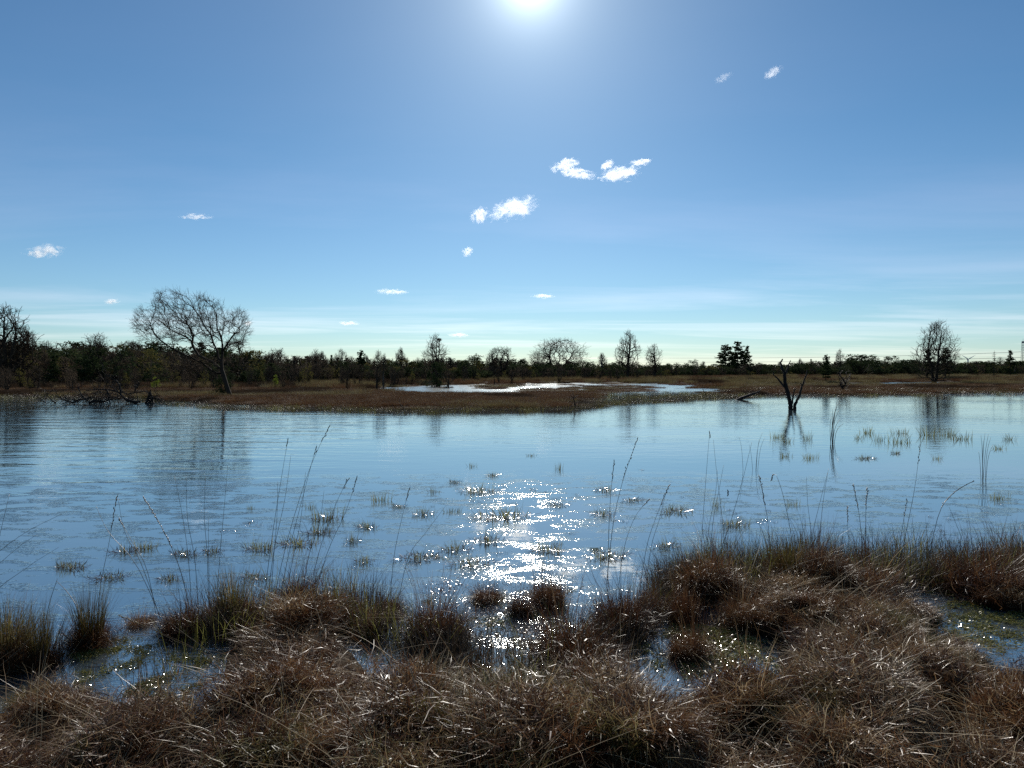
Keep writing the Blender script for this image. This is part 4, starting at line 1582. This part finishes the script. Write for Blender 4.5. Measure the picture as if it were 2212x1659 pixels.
# ------------------------------------------------------------------ tussocks that stand out along the near water edge
def big_tussock(seed, az0=None):
    g = np.random.default_rng(seed)
    n2 = 1100
    cl = g.normal(0, 1, (n2, 3)) * np.array([0.15, 0.15, 0.06]) + np.array([0, 0, 0.15])
    v_, f_, t_ = blades(n2, g, 0.01, (0.05, 0.2), (0.5, 2.2), (-1.4, 1.6), (0.0025, 0.006), (0.58, 0.26), 3, None, 0.5, None, 0.0, 0.8)
    v_ = (v_.reshape(n2, -1, 3) + cl[:, None, :]).reshape(-1, 3)
    off = g.normal(0, 0.06, 2)
    b2 = blades(800, g, 0.12, (0.15, 0.42), (0.1, 1.2), (0.4, 2.2), (0.0025, 0.006), (0.5, 0.22), 4, (g.uniform(0, 6.28), 0.8), 0.5, None, 0.0, 0.5)
    b2[0][:, :2] += off * 1.8
    parts = [blades(1900, g, 0.19, (0.13, 0.46), (0.0, 1.15), (0.2, 2.2), (0.0025, 0.006), (0.42, 0.2), 4, az0, 0.5, off, 0.0, 0.42),
             b2, (v_, f_, t_),
             blades(1000, g, 0.24, (0.1, 0.28), (0.7, 1.9), (-0.3, 1.4), (0.002, 0.006), (0.52, 0.24), 2, None, 0.5, None, 0.02, 0.6),
             blades(110, g, 0.15, (0.35, 0.7), (0.02, 0.7), (0.1, 1.0), (0.002, 0.004), (0.45, 0.25), 4, az0, 0.5, None, 0.1, 0.12)]
    return _mk('tussock', parts, M_BROWN)


def _mk(name, parts, mat):
    V, F, T = join(parts)
    return np_mesh(name, V, F, mat, T)


BT = [big_tussock(400 + i) for i in range(3)] + [big_tussock(410, (0.4, 0.7))]
GT = []
for i in range(2):
    g = np.random.default_rng(420 + i)
    GT.append(_mk('green_blades', [blades(260, g, 0.13, (0.2, 0.45), (0.0, 0.5), (0.0, 0.9), (0.003, 0.006), (0.45, 0.22), 3, None, 0.5, None, 0.05, 0.1)], M_OLIVE))
TUS = [  # u, v of the foot, width in picture units, height scale, prototype, green blades, label
    (195, 1395, 95, 0.75, 0, 1, 'brown tussock with upright dark blades alone in the left inlet'),
    (297, 1352, 60, 0.35, 1, 0, 'low reddish tussock right of the left inlet tussock'),
    (405, 1372, 105, 0.8, 2, 0, 'dark reddish tussock at the right side of the left inlet'),
    (500, 1350, 105, 0.8, 1, 1, 'green topped tussock right of the dark reddish one'),
    (640, 1330, 130, 1.15, 3, 0, 'windswept brown tussock leaning right under the tall stems'),
    (730, 1335, 120, 0.75, 0, 0, 'low brown tussock right of the windswept one'),
    (835, 1330, 80, 0.6, 2, 0, 'small brown tussock left of the large dark tussock'),
    (935, 1385, 150, 1.1, 0, 0, 'large dark tussock left of the glittering water'),
    (1115, 1325, 62, 0.8, 1, 0, 'small dark tussock in the middle of the glitter'),
    (1175, 1310, 92, 0.95, 2, 0, 'dark tussock right of the small one in the glitter'),
    (1045, 1300, 80, 0.45, 1, 0, 'low glistening tussock behind the small one in the glitter'),
    (1345, 1365, 140, 1.05, 0, 0, 'large dark tussock right of the glittering water'),
    (1395, 1330, 80, 0.95, 3, 0, 'bent dark tussock behind the large one right of the glitter'),
    (1475, 1335, 75, 1.0, 1, 0, 'narrow reddish tussock left of the matted round one'),
    (1545, 1290, 130, 1.05, 2, 0, 'round matted tussock at the right shore'),
    (1700, 1270, 110, 0.95, 0, 1, 'tussock with upright blades right of the round matted one'),
    (1770, 1275, 110, 0.95, 3, 0, 'right leaning tussock in the right shore row'),
    (1890, 1290, 140, 0.85, 1, 0, 'wide flattened tussock in the right shore row'),
    (2125, 1285, 150, 0.9, 2, 0, 'dark tussock before the green pool at the right'),
    (2195, 1245, 110, 0.8, 0, 0, 'tussock at the right edge of the picture by the water'),
    (20, 1440, 110, 0.95, 3, 1, 'tall tussock at the left edge of the picture by the water'),
    (85, 1440, 70, 0.6, 0, 1, 'green bladed tussock right of the one at the left edge'),
    (1215, 1430, 190, 0.95, 1, 0, 'broad brown tussock below the glittering water'),
    (1600, 1350, 100, 0.85, 0, 0, 'dark tussock right of the small glittering pool'),
    (1500, 1415, 90, 0.8, 2, 0, 'reddish tussock in front of the small glittering pool'),
]
for i, (u_, v_, w_, hs, k, gr, lab) in enumerate(TUS):
    p = G(u_, v_)
    wm = w_ / FV * math.hypot(p.x, p.y) * 1.0
    s = wm / 0.62
    z = max(gz(p.x, p.y), -0.03) - 0.02
    o = thing('tussock', lab, 'tussock', (p.x, p.y, z), 'grass tussocks along the near water edge')
    ro = (0, 0, RNG.uniform(0, 6.28) if k != 3 else RNG.uniform(-0.4, 0.3))
    hz_ = s * 0.45 + 0.55 * hs
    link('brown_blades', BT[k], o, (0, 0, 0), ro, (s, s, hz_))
    if gr:
        link('green_blades', GT[i % 2], o, (0, 0, 0.05), ro, (s * 1.1, s * 1.1, max(1.0, hs)))


# small sedge tufts standing in the shallows
def sedge_tuft(seed, N=70, r=0.12, ln=(0.07, 0.2)):
    g = np.random.default_rng(seed)
    return _mk('blades', [blades(N, g, r, ln, (0.0, 0.42), (0.0, 0.5), (0.003, 0.006), (0.5, 0.25), 2, None, 0.6, None, -0.02, 0.1, 0.5)], M_SEDGE)


def litter(seed, N=160, r=0.14):
    g = np.random.default_rng(seed)
    return _mk('litter', [blades(N, g, r, (0.02, 0.07), (0.7, 1.9), (-0.9, 0.9), (0.003, 0.007), (0.5, 0.28), 2, None, 0.6, None, 0.012, 0.4, 0.45)], M_LITTER)


SG = [sedge_tuft(500 + i, [36, 46, 38, 54, 42][i], 0.10 + 0.03 * (i % 2)) for i in range(5)]
LT = [litter(520 + i, 80 + 40 * i, 0.12 + 0.03 * i) for i in range(3)]
TUFTS = [  # u, v, width, height factor, litter, label
    (130, 1228, 26, 1.0, 0, 'green sedge tuft farthest left in the shallows'),
    (158, 1226, 50, 0.7, 2, 'sedge tuft with a long raft of litter near the left edge'),
    (272, 1192, 45, 0.9, 1, 'left of a close pair of sedge tufts by the crossing stems'),
    (313, 1186, 40, 0.9, 1, 'right of a close pair of sedge tufts by the crossing stems'),
    (239, 1249, 55, 0.6, 1, 'thin sprawling sedge tuft below the close pair'),
    (366, 1252, 45, 0.6, 1, 'thin sedge tuft below the leaning dark stem'),
    (401, 1198, 48, 0.7, 1, 'small sedge tuft at the leaning dark stem'),
    (460, 1193, 45, 0.6, 1, 'small sedge tuft left of the round green one'),
    (562, 1187, 54, 1.0, 1, 'round green sedge tuft with pale litter at its foot'),
    (541, 1099, 20, 0.7, 0, 'tiny lone sedge tuft far out left of centre'),
    (548, 1249, 55, 0.6, 1, 'flat sedge tuft behind the green topped tussock'),
    (645, 1176, 70, 0.9, 2, 'wide green sedge tuft first of a diagonal row of three'),
    (690, 1152, 55, 1.2, 1, 'tall green sedge tuft middle of a diagonal row of three'),
    (706, 1122, 62, 1.2, 1, 'bright green sedge tuft last of a diagonal row of three'),
    (670, 1097, 28, 0.8, 0, 'faint sedge tuft left of the bright green one'),
    (761, 1170, 36, 1.1, 1, 'upright sedge tuft right of the diagonal row'),
    (793, 1140, 40, 1.0, 1, 'dark sedge tuft above the upright one'),
    (786, 1215, 45, 0.9, 1, 'sedge tuft before the low brown tussock'),
    (823, 1082, 42, 1.1, 0, 'green sedge tuft at the left end of the glitter'),
    (860, 1095, 30, 0.4, 2, 'low reddish litter tuft right of the green one'),
    (902, 1206, 62, 0.7, 2, 'wide glistening sedge tuft left of the big dark tussock'),
    (916, 1112, 45, 0.9, 1, 'sedge tuft in the left part of the glitter'),
    (937, 1064, 30, 0.8, 0, 'thin sedge tuft left of the reddish clump'),
    (979, 1106, 38, 0.6, 0, 'faint sedge tuft left of the long glistening one'),
    (981, 1042, 26, 0.6, 1, 'tiny glistening tuft far out left of the reddish clump'),
    (983, 1188, 60, 0.8, 2, 'glistening sedge tuft below the lens shaped glare'),
    (1018, 1220, 65, 0.8, 2, 'broad glistening tuft behind the low glistening tussock'),
    (1020, 1008, 26, 0.7, 0, 'tiny sedge tuft out in the open water left of centre'),
    (1034, 1062, 58, 0.8, 2, 'reddish brown clump of sedge ringed by glitter'),
    (1064, 1028, 28, 0.7, 1, 'small sedge tuft beyond the reddish brown clump'),
    (1055, 1170, 55, 1.1, 2, 'tall green sedge tuft at the heart of the glitter'),
    (1085, 1117, 100, 0.9, 2, 'long curved glistening sedge tuft in mid glitter'),
    (1148, 985, 30, 0.5, 0, 'faintest and farthest sedge tuft in the middle'),
    (1183, 1190, 62, 0.9, 2, 'sedge tuft at the right of the glitter heart'),
    (1201, 1092, 35, 0.5, 2, 'low litter tuft right of the long curved one'),
    (1208, 1014, 26, 1.2, 0, 'upright dark sedge tuft far out in the middle'),
    (1303, 1112, 42, 0.9, 1, 'sedge tuft behind the tall seed head stems'),
    (1308, 1060, 45, 0.7, 1, 'wide thin sedge tuft beyond the tall seed head stems'),
    (1313, 1203, 62, 0.6, 2, 'glistening tuft at the foot of the tall seed head stems'),
    (1366, 1081, 40, 0.4, 2, 'low litter tuft right of the tall seed head stems'),
    (1440, 1181, 50, 0.9, 1, 'dark sedge tuft left of the round matted tussock'),
    (1462, 1106, 70, 0.6, 1, 'long low sedge tuft before the three thin stems'),
    (1550, 1095, 34, 1.2, 0, 'upright sedge tuft below the tiny black twig'),
    (1589, 1135, 50, 0.7, 1, 'low sedge tuft behind the round matted tussock'),
    (1677, 946, 36, 1.3, 0, 'thin sedge tuft left of the snag reflection'),
    (1703, 955, 30, 1.0, 0, 'sedge tuft on the snag reflection'),
    (1697, 987, 30, 0.9, 0, 'sedge tuft at the end of the snag reflection'),
    (1745, 949, 30, 1.6, 0, 'tall green sedge tuft right of the snag reflection'),
    (1750, 990, 34, 0.9, 0, 'low sedge tuft below the tall green one'),
    (1715, 1091, 40, 0.8, 0, 'faint thin sedge tuft by the hooked stem'),
    (1856, 948, 26, 1.0, 0, 'thin sedge tuft right of the tall sheaf'),
    (1873, 936, 32, 1.4, 0, 'green sedge tuft beyond the row right of the tall sheaf'),
    (1902, 952, 36, 1.3, 0, 'sedge tuft second in the row right of the tall sheaf'),
    (1945, 937, 30, 1.1, 0, 'sedge tuft at the back in the middle of the row'),
    (1940, 956, 52, 1.2, 0, 'wide sedge tuft at the front in the middle of the row'),
    (1935, 980, 22, 0.7, 1, 'tiny reddish tuft below the row of sedge'),
    (1870, 991, 34, 0.7, 1, 'low thin tuft below the tall sheaf row'),
    (2003, 941, 50, 1.4, 0, 'broad green sedge tuft in the right half of the row'),
    (2049, 941, 32, 1.3, 0, 'sedge tuft right of the broad green one'),
    (2081, 949, 50, 1.0, 0, 'long low sedge tuft ending the row'),
    (2181, 950, 28, 1.1, 0, 'lone sedge tuft near the right edge'),
    (2158, 970, 26, 0.8, 0, 'small dark sedge tuft below the lone one'),
    (2025, 992, 26, 0.9, 0, 'small dark sedge tuft under the right half of the row'),
    (2158, 1078, 34, 0.8, 0, 'faint sedge tuft right of the thin right sheaf'),
]
for i, (u_, v_, w_, hf, lt, lab) in enumerate(TUFTS):
    p = G(u_, v_)
    dist = math.hypot(p.x, p.y)
    s = w_ / FV * dist / 0.22
    o = thing('sedge_tuft', lab, 'sedge', (p.x, p.y, 0.0), 'sedge tufts standing in the shallows')
    rz_ = RNG.uniform(-0.4, 0.4) + (math.pi if RNG.random() < 0.5 else 0)
    link('blades', SG[i % 5], o, (0, 0, 0), (0, 0, rz_), (s * 0.9, s * 0.9, (0.55 + 0.45 * s) * hf * (0.8 if v_ > 1000 else 0.75)))
    if lt:
        link('litter', LT[lt - 1 if i % 2 else min(lt, 2)], o, (0, 0, 0), (0, 0, rz_), (s * 1.1, s * 1.1, 1.0))


# ------------------------------------------------------------------ tall grass stems
def tall(name, label, stems, mat=M_STEM, r=0.0024, group='tall grass stems', cat='grass stem'):
    """stems: list of (polyline foot to tip in the picture, seed head?)"""
    b0 = G(*stems[0][0][0])
    org = Vector((b0.x, b0.y, max(0, gz(b0.x, b0.y))))
    o = thing(name, label, cat, org, group)
    for pl, head in stems:
        f0 = G(*pl[0])
        f0.z = min(0.0, gz(f0.x, f0.y)) - 0.03
        P3 = [at(u, v, f0.y + 0.12 * k) - org for k, (u, v) in enumerate(pl)]
        P3[0] = f0 - org
        Q = []
        m_ = len(P3)
        for k in range(m_ - 1):          # smooth it a little
            a = P3[max(k - 1, 0)]
            b_, c_, d_ = P3[k], P3[k + 1], P3[min(k + 2, m_ - 1)]
            for q in range(4):
                f = q / 4
                Q.append(0.5 * ((2 * b_) + (c_ - a) * f + (2 * a - 5 * b_ + 4 * c_ - d_) * f * f + (3 * b_ - a - 3 * c_ + d_) * f ** 3))
        Q.append(P3[-1])
        k_ = len(Q)
        sc = max(1.0, (f0.length / 9.0))
        t = Tubes()
        t.add(Q, [r * sc * (1 - 0.6 * i / (k_ - 1)) for i in range(k_)], 4, RNG.random())
        link('stem', t.mesh('stem', mat), o)
        if head:
            t = Tubes()
            i0 = int(k_ * (1 - head))
            for i in range(i0, k_ - 1):
                for s_ in range(4):
                    b_ = Q[i].lerp(Q[i + 1], s_ / 4)
                    dl = (Q[i + 1] - Q[i]).normalized()
                    off = Vector((RNG.gauss(0, 1), RNG.gauss(0, 1), 0)) * 0.004
                    t.add([b_, b_ + dl * 0.012 + off, b_ + dl * 0.028 + off * 1.4], [0.0012, 0.0042, 0.0008], 4, RNG.random())
            link('seed_head', t.mesh('seed_head', mat), o)
    return o


def fan(u, v, tips, sp=6):
    return [([(u + RNG.uniform(-sp, sp), v + RNG.uniform(-3, 3)), (u + (a - u) * 0.45 + RNG.uniform(-2, 2), v + (b - v) * 0.5), (a, b)], 0) for a, b in tips]


tall('tall_grass', 'two tall stems with seed heads rising over the centre glitter',
     [([(1312, 1240), (1315, 1150), (1320, 1060), (1327, 995)], 0.3), ([(1304, 1265), (1322, 1150), (1345, 1040), (1378, 946)], 0.35)], r=0.003)
tall('tall_grass', 'fan of long thin stems leaning right over the windswept tussock',
     [([(560, 1330), (585, 1180), (605, 1050), (622, 948)], 0.15), ([(575, 1330), (620, 1170), (670, 1010), (712, 920)], 0.2), ([(590, 1335), (625, 1190), (655, 1070), (683, 965)], 0.15),
      ([(570, 1330), (590, 1200), (615, 1080), (628, 985)], 0), ([(600, 1330), (628, 1230), (650, 1120), (660, 1020)], 0), ([(580, 1335), (590, 1220), (598, 1120), (600, 1040)], 0),
      ([(650, 1300), (690, 1190), (725, 1090), (752, 1035)], 0.2), ([(660, 1300), (705, 1200), (745, 1110), (772, 1030)], 0.2), ([(640, 1310), (665, 1210), (690, 1130), (700, 1060)], 0)])
tall('tall_grass', 'single slanting stem left of the crossing stems in the left shallows', [([(200, 1370), (215, 1280), (236, 1170), (252, 1072)], 0.25)], r=0.0026)
tall('tall_grass', 'long dark stem with a heavy head leaning left in the left shallows', [([(425, 1330), (392, 1240), (350, 1140), (309, 1073)], 0.5)], r=0.0032)
tall('tall_grass', 'curved thin stems crossing each other in the left shallows',
     [([(380, 1345), (300, 1230), (235, 1150), (207, 1092)], 0), ([(370, 1330), (310, 1230), (270, 1150), (255, 1075)], 0), ([(350, 1330), (320, 1240), (285, 1170), (257, 1120)], 0.2)])
tall('tall_grass', 'upright hair thin stems above the small sedge tufts',
     [([(418, 1330), (408, 1220), (395, 1120), (377, 1030)], 0), ([(432, 1330), (422, 1220), (405, 1120), (402, 1030)], 0), ([(452, 1330), (448, 1210), (441, 1110), (444, 1030)], 0),
      ([(462, 1325), (475, 1200), (484, 1100), (492, 1005)], 0), ([(455, 1325), (451, 1220), (450, 1120)], 0)])
tall('tall_grass', 'stems bending in from the left edge over the water',
     [([(-90, 1420), (-30, 1300), (60, 1225), (127, 1182)], 0), ([(-110, 1410), (-40, 1240), (40, 1160), (134, 1110)], 0), ([(-80, 1400), (-30, 1260), (30, 1190), (80, 1155)], 0), ([(-60, 1400), (-20, 1240), (8, 1120), (20, 1068)], 0)])
tall('tall_grass', 'stiff dark blades rising from the left inlet tussock',
     [([(185, 1400), (170, 1330), (150, 1285), (122, 1255)], 0), ([(90, 1460), (95, 1380), (105, 1310), (124, 1250)], 0), ([(215, 1395), (225, 1340), (235, 1300)], 0)], r=0.0034)
tall('tall_grass', 'pale straws bent over the water right of the left inlet',
     [([(500, 1440), (420, 1400), (330, 1360), (258, 1330)], 0.3), ([(490, 1430), (400, 1370), (330, 1335), (160, 1352)], 0), ([(520, 1445), (440, 1410), (380, 1385), (300, 1345)], 0)], M_STRAW, 0.0024)
tall('tall_grass', 'thin stem with a fine head left of the glitter', [([(838, 1290), (850, 1210), (868, 1120), (884, 1055)], 0.2), ([(850, 1280), (880, 1210), (920, 1150), (965, 1090)], 0)])
tall('tall_grass', 'thin drooping stems right of the tall seed heads',
     [([(1330, 1270), (1345, 1200), (1370, 1120), (1402, 1079)], 0.2), ([(1375, 1280), (1395, 1190), (1420, 1110), (1446, 1048)], 0.3), ([(1390, 1275), (1405, 1190), (1425, 1120), (1440, 1058)], 0)])
tall('tall_grass', 'three thin stems left of the tiny black twig',
     [([(1510, 1240), (1518, 1130), (1526, 1020), (1533, 932)], 0.15), ([(1525, 1235), (1540, 1130), (1553, 1060), (1563, 1005)], 0), ([(1575, 1235), (1560, 1120), (1548, 1020), (1541, 950)], 0), ([(1520, 1235), (1530, 1150), (1545, 1070), (1550, 1015)], 0)])
tall('tall_grass', 'thin stems in open water left of the snag reflection',
     fan(1630, 1018, [(1647, 934), (1652, 945), (1640, 950), (1618, 960)], 3) + [([(1609, 1018), (1603, 980), (1597, 945)], 0), ([(1490, 1320), (1560, 1180), (1598, 1060), (1624, 955)], 0)])
tall('tall_grass', 'leaning stem with a seed head below the calm water in the right', [([(1668, 1260), (1660, 1140), (1650, 1080), (1641, 1030)], 0.4)], r=0.0028)
tall('tall_grass', 'stem with a hooked tip curling over at the right', [([(1725, 1260), (1708, 1150), (1694, 1080), (1684, 1045), (1676, 1026), (1669, 1027), (1666, 1038)], 0.25)], r=0.0026)
tall('tall_grass', 'sheaf of tall thin stems in open water with a long reflection',
     fan(1793, 957, [(1806, 880), (1810, 872), (1803, 890), (1799, 884), (1812, 886), (1796, 900), (1815, 905), (1822, 915), (1808, 868)], 8), r=0.0036)
tall('tall_grass', 'thin right sheaf of stems in open water', fan(2123, 1041, [(2135, 938), (2140, 945), (2128, 935), (2124, 950), (2119, 940), (2145, 960), (2114, 975)], 6), r=0.003)
tall('tall_grass', 'two stems beside the forked one at the right shore', [([(1770, 1250), (1772, 1150), (1780, 1070), (1790, 1012)], 0), ([(1745, 1240), (1755, 1160), (1770, 1090), (1788, 1020)], 0), ([(1762, 1250), (1752, 1150), (1745, 1090), (1742, 1030)], 0)])
tall('tall_grass', 'pair of stems with seed heads at the right shore', [([(1866, 1260), (1860, 1150), (1852, 1090), (1843, 1048)], 0.45), ([(1872, 1250), (1870, 1150), (1871, 1090), (1874, 1055)], 0.4), ([(1838, 1230), (1832, 1150), (1830, 1095)], 0.35)], r=0.0028)
tall('tall_grass', 'long stem slanting right before the right sedge row', [([(1930, 1270), (1955, 1160), (1975, 1060), (1988, 960)], 0.2), ([(1935, 1260), (1945, 1170), (1960, 1078)], 0.3)], r=0.0028)
tall('tall_grass', 'arching stem with a drooping seed head near the right edge', [([(1990, 1280), (2025, 1120), (2060, 1065), (2103, 1039)], 0.55), ([(2120, 1270), (2080, 1170), (2050, 1095)], 0)], r=0.003)

# ------------------------------------------------------------------ floating moss and litter that glints in the shallows
def mat_patch(seed, mat, N=700, r=0.3, tilt=0.22, size=(0.006, 0.022)):
    g = np.random.default_rng(seed)
    a = g.uniform(0, 6.28, N)
    rr = r * np.sqrt(g.random(N)) * (0.65 + 0.35 * np.sin(a * 3 + seed))
    C = np.stack([rr * np.cos(a), rr * np.sin(a) * 0.8, np.abs(g.normal(0.004, 0.004, N))], 1)
    az = g.uniform(0, 6.28, N)
    nrm = np.stack([g.normal(0, tilt, N), g.normal(0, tilt, N), np.ones(N)], 1)
    nrm /= np.linalg.norm(nrm, axis=1)[:, None]
    A = np.stack([np.cos(az), np.sin(az), np.zeros(N)], 1)
    A -= (A * nrm).sum(1)[:, None] * nrm
    A /= np.linalg.norm(A, axis=1)[:, None]
    B = np.cross(nrm, A)
    s = g.uniform(size[0], size[1], N)[:, None]
    V = np.stack([C - A * s, C + B * s * 0.45, C + A * s, C - B * s * 0.45], 1).reshape(-1, 3)
    F = np.arange(N * 4).reshape(-1, 4)
    T = np.repeat(g.uniform(0, 1, N), 4)
    return np_mesh('moss_pad', V, F, mat, T)


moss_col = proto_collection('moss_pad', [mat_patch(600 + i, M_MOSS, 420, 0.3, 0.22, (0.005, 0.018)) for i in range(3)] + [mat_patch(610 + i, M_LITTER, 130, 0.34, 0.2, (0.004, 0.014)) for i in range(3)])
pts = []
rm = random.Random(31)


def moss(n_, fu, kinds, smin=0.5, smax=1.1):
    for _ in range(n_):
        u_, v_ = fu()
        p = G(u_, v_)
        if gz(p.x, p.y) > 0.04:
            continue
        s = rm.uniform(smin, smax)
        pts.append((p.x, p.y, 0.004, 0, 0, rm.uniform(0, 6.28), s, s * rm.uniform(0.4, 0.9), 1.0, rm.choice(kinds)))


moss(34, lambda: (rm.gauss(300, 75), rm.gauss(1470, 45)), [0, 1, 2], 0.3, 0.75)
moss(14, lambda: (rm.uniform(170, 330), rm.uniform(1385, 1440)), [0, 1, 2], 0.2, 0.5)
moss(40, lambda: (rm.uniform(2050, 2300), rm.uniform(1270, 1400)), [0, 1, 2])
moss(60, lambda: (rm.gauss(1110, 130), rm.gauss(1340, 50)), [3, 4, 5, 0])
moss(60, lambda: (rm.gauss(1530, 60), rm.gauss(1400, 35)), [0, 1, 3, 4])
moss(12, lambda: (rm.gauss(1110, 170), rm.gauss(1200, 55)), [3, 4, 5], 0.2, 0.5)
moss(14, lambda: (rm.gauss(1170, 120), rm.gauss(1080, 30)), [3, 4, 5], 0.3, 0.8)
moss(10, lambda: (rm.uniform(1980, 2260), rm.gauss(1115, 18)), [3, 4, 5], 0.2, 0.5)
moss(12, lambda: (rm.uniform(450, 720), rm.gauss(1138, 8)), [3, 4, 5], 0.2, 0.5)
moss(16, lambda: (rm.uniform(1440, 1700), rm.gauss(1115, 20)), [3, 4, 5], 0.2, 0.5)
scatter('floating_moss', pts, moss_col, 'glinting floating moss and litter in the near shallows', 'moss')

# ------------------------------------------------------------------ small fair weather clouds
CLOUDS = [  # u, v, half width, half height, tilt, density, label
    (1112, 450, 52, 24, 0.28, 1.0, 'largest ragged white cloud near the middle of the sky'),
    (1036, 467, 20, 17, 0.5, 0.9, 'small torn cloud at the lower left of the largest cloud'),
    (1222, 357, 30, 14, 0.2, 1.0, 'upper puff of the split white cloud below the sun'),
    (1250, 375, 36, 12, -0.1, 0.9, 'lower puff of the split white cloud below the sun'),
    (1311, 357, 16, 10, 0.6, 0.8, 'tiny puff left above the oval cloud'),
    (1341, 376, 42, 17, 0.15, 1.0, 'compact oval white cloud right of the split one'),
    (1384, 350, 22, 7, 0.1, 0.8, 'thin wisp right above the oval cloud'),
    (1010, 544, 13, 10, 0.6, 0.8, 'tiny lone cloud below the largest cloud'),
    (97, 543, 38, 15, 0.15, 0.9, 'winged white cloud at the left of the sky'),
    (424, 468, 32, 6, 0.05, 0.6, 'faint flat wisp high above the willow'),
    (242, 651, 16, 6, 0.1, 0.8, 'small cloud left of the willow crown'),
    (846, 630, 32, 7, 0.0, 0.8, 'flat cloud low over the middle left of the wood'),
    (1172, 640, 24, 6, 0.0, 0.7, 'flat wisp low above the oak'),
    (753, 698, 22, 5, 0.0, 0.9, 'small flat cloud low above the wood right of the willow'),
    (990, 724, 24, 5, 0.0, 0.8, 'small flat cloud low beside the tree with the nest'),
    (536, 699, 10, 6, 0.0, 0.8, 'tiny cloud touching the right side of the willow crown'),
    (1669, 157, 20, 11, 0.5, 0.25, 'faint wisp high in the right sky'),
    (1562, 168, 18, 9, 0.4, 0.12, 'very faint wisp left of the high right one'),
]
ico = None
for i, (u_, v_, hw, hh_, ti, de, lab) in enumerate(CLOUDS):
    el = math.atan((799 - v_) / FV)
    D = 900.0 / math.tan(el)
    D = min(D, 11000.0)
    c = at(u_, v_, D)
    sxm, szm = hw / FV * D * 1.33, hh_ / FV * D * 1.2
    sym = (sxm + szm) * 0.5
    import bmesh
    bm = bmesh.new()
    bmesh.ops.create_icosphere(bm, subdivisions=2, radius=1.0)
    rc = random.Random(900 + i)
    for v in bm.verts:
        v.co *= rc.uniform(0.92, 1.08)
    me = bpy.data.meshes.new('cloud')
    bm.to_mesh(me)
    bm.free()
    me.materials.append(cloud_mat(i + 1, de * 2.6 / sym))
    o = link('cloud', me, None, c, (0, -ti, 0), (sxm, sym, szm))
    tag(o, lab, 'cloud', 'small fair weather clouds')
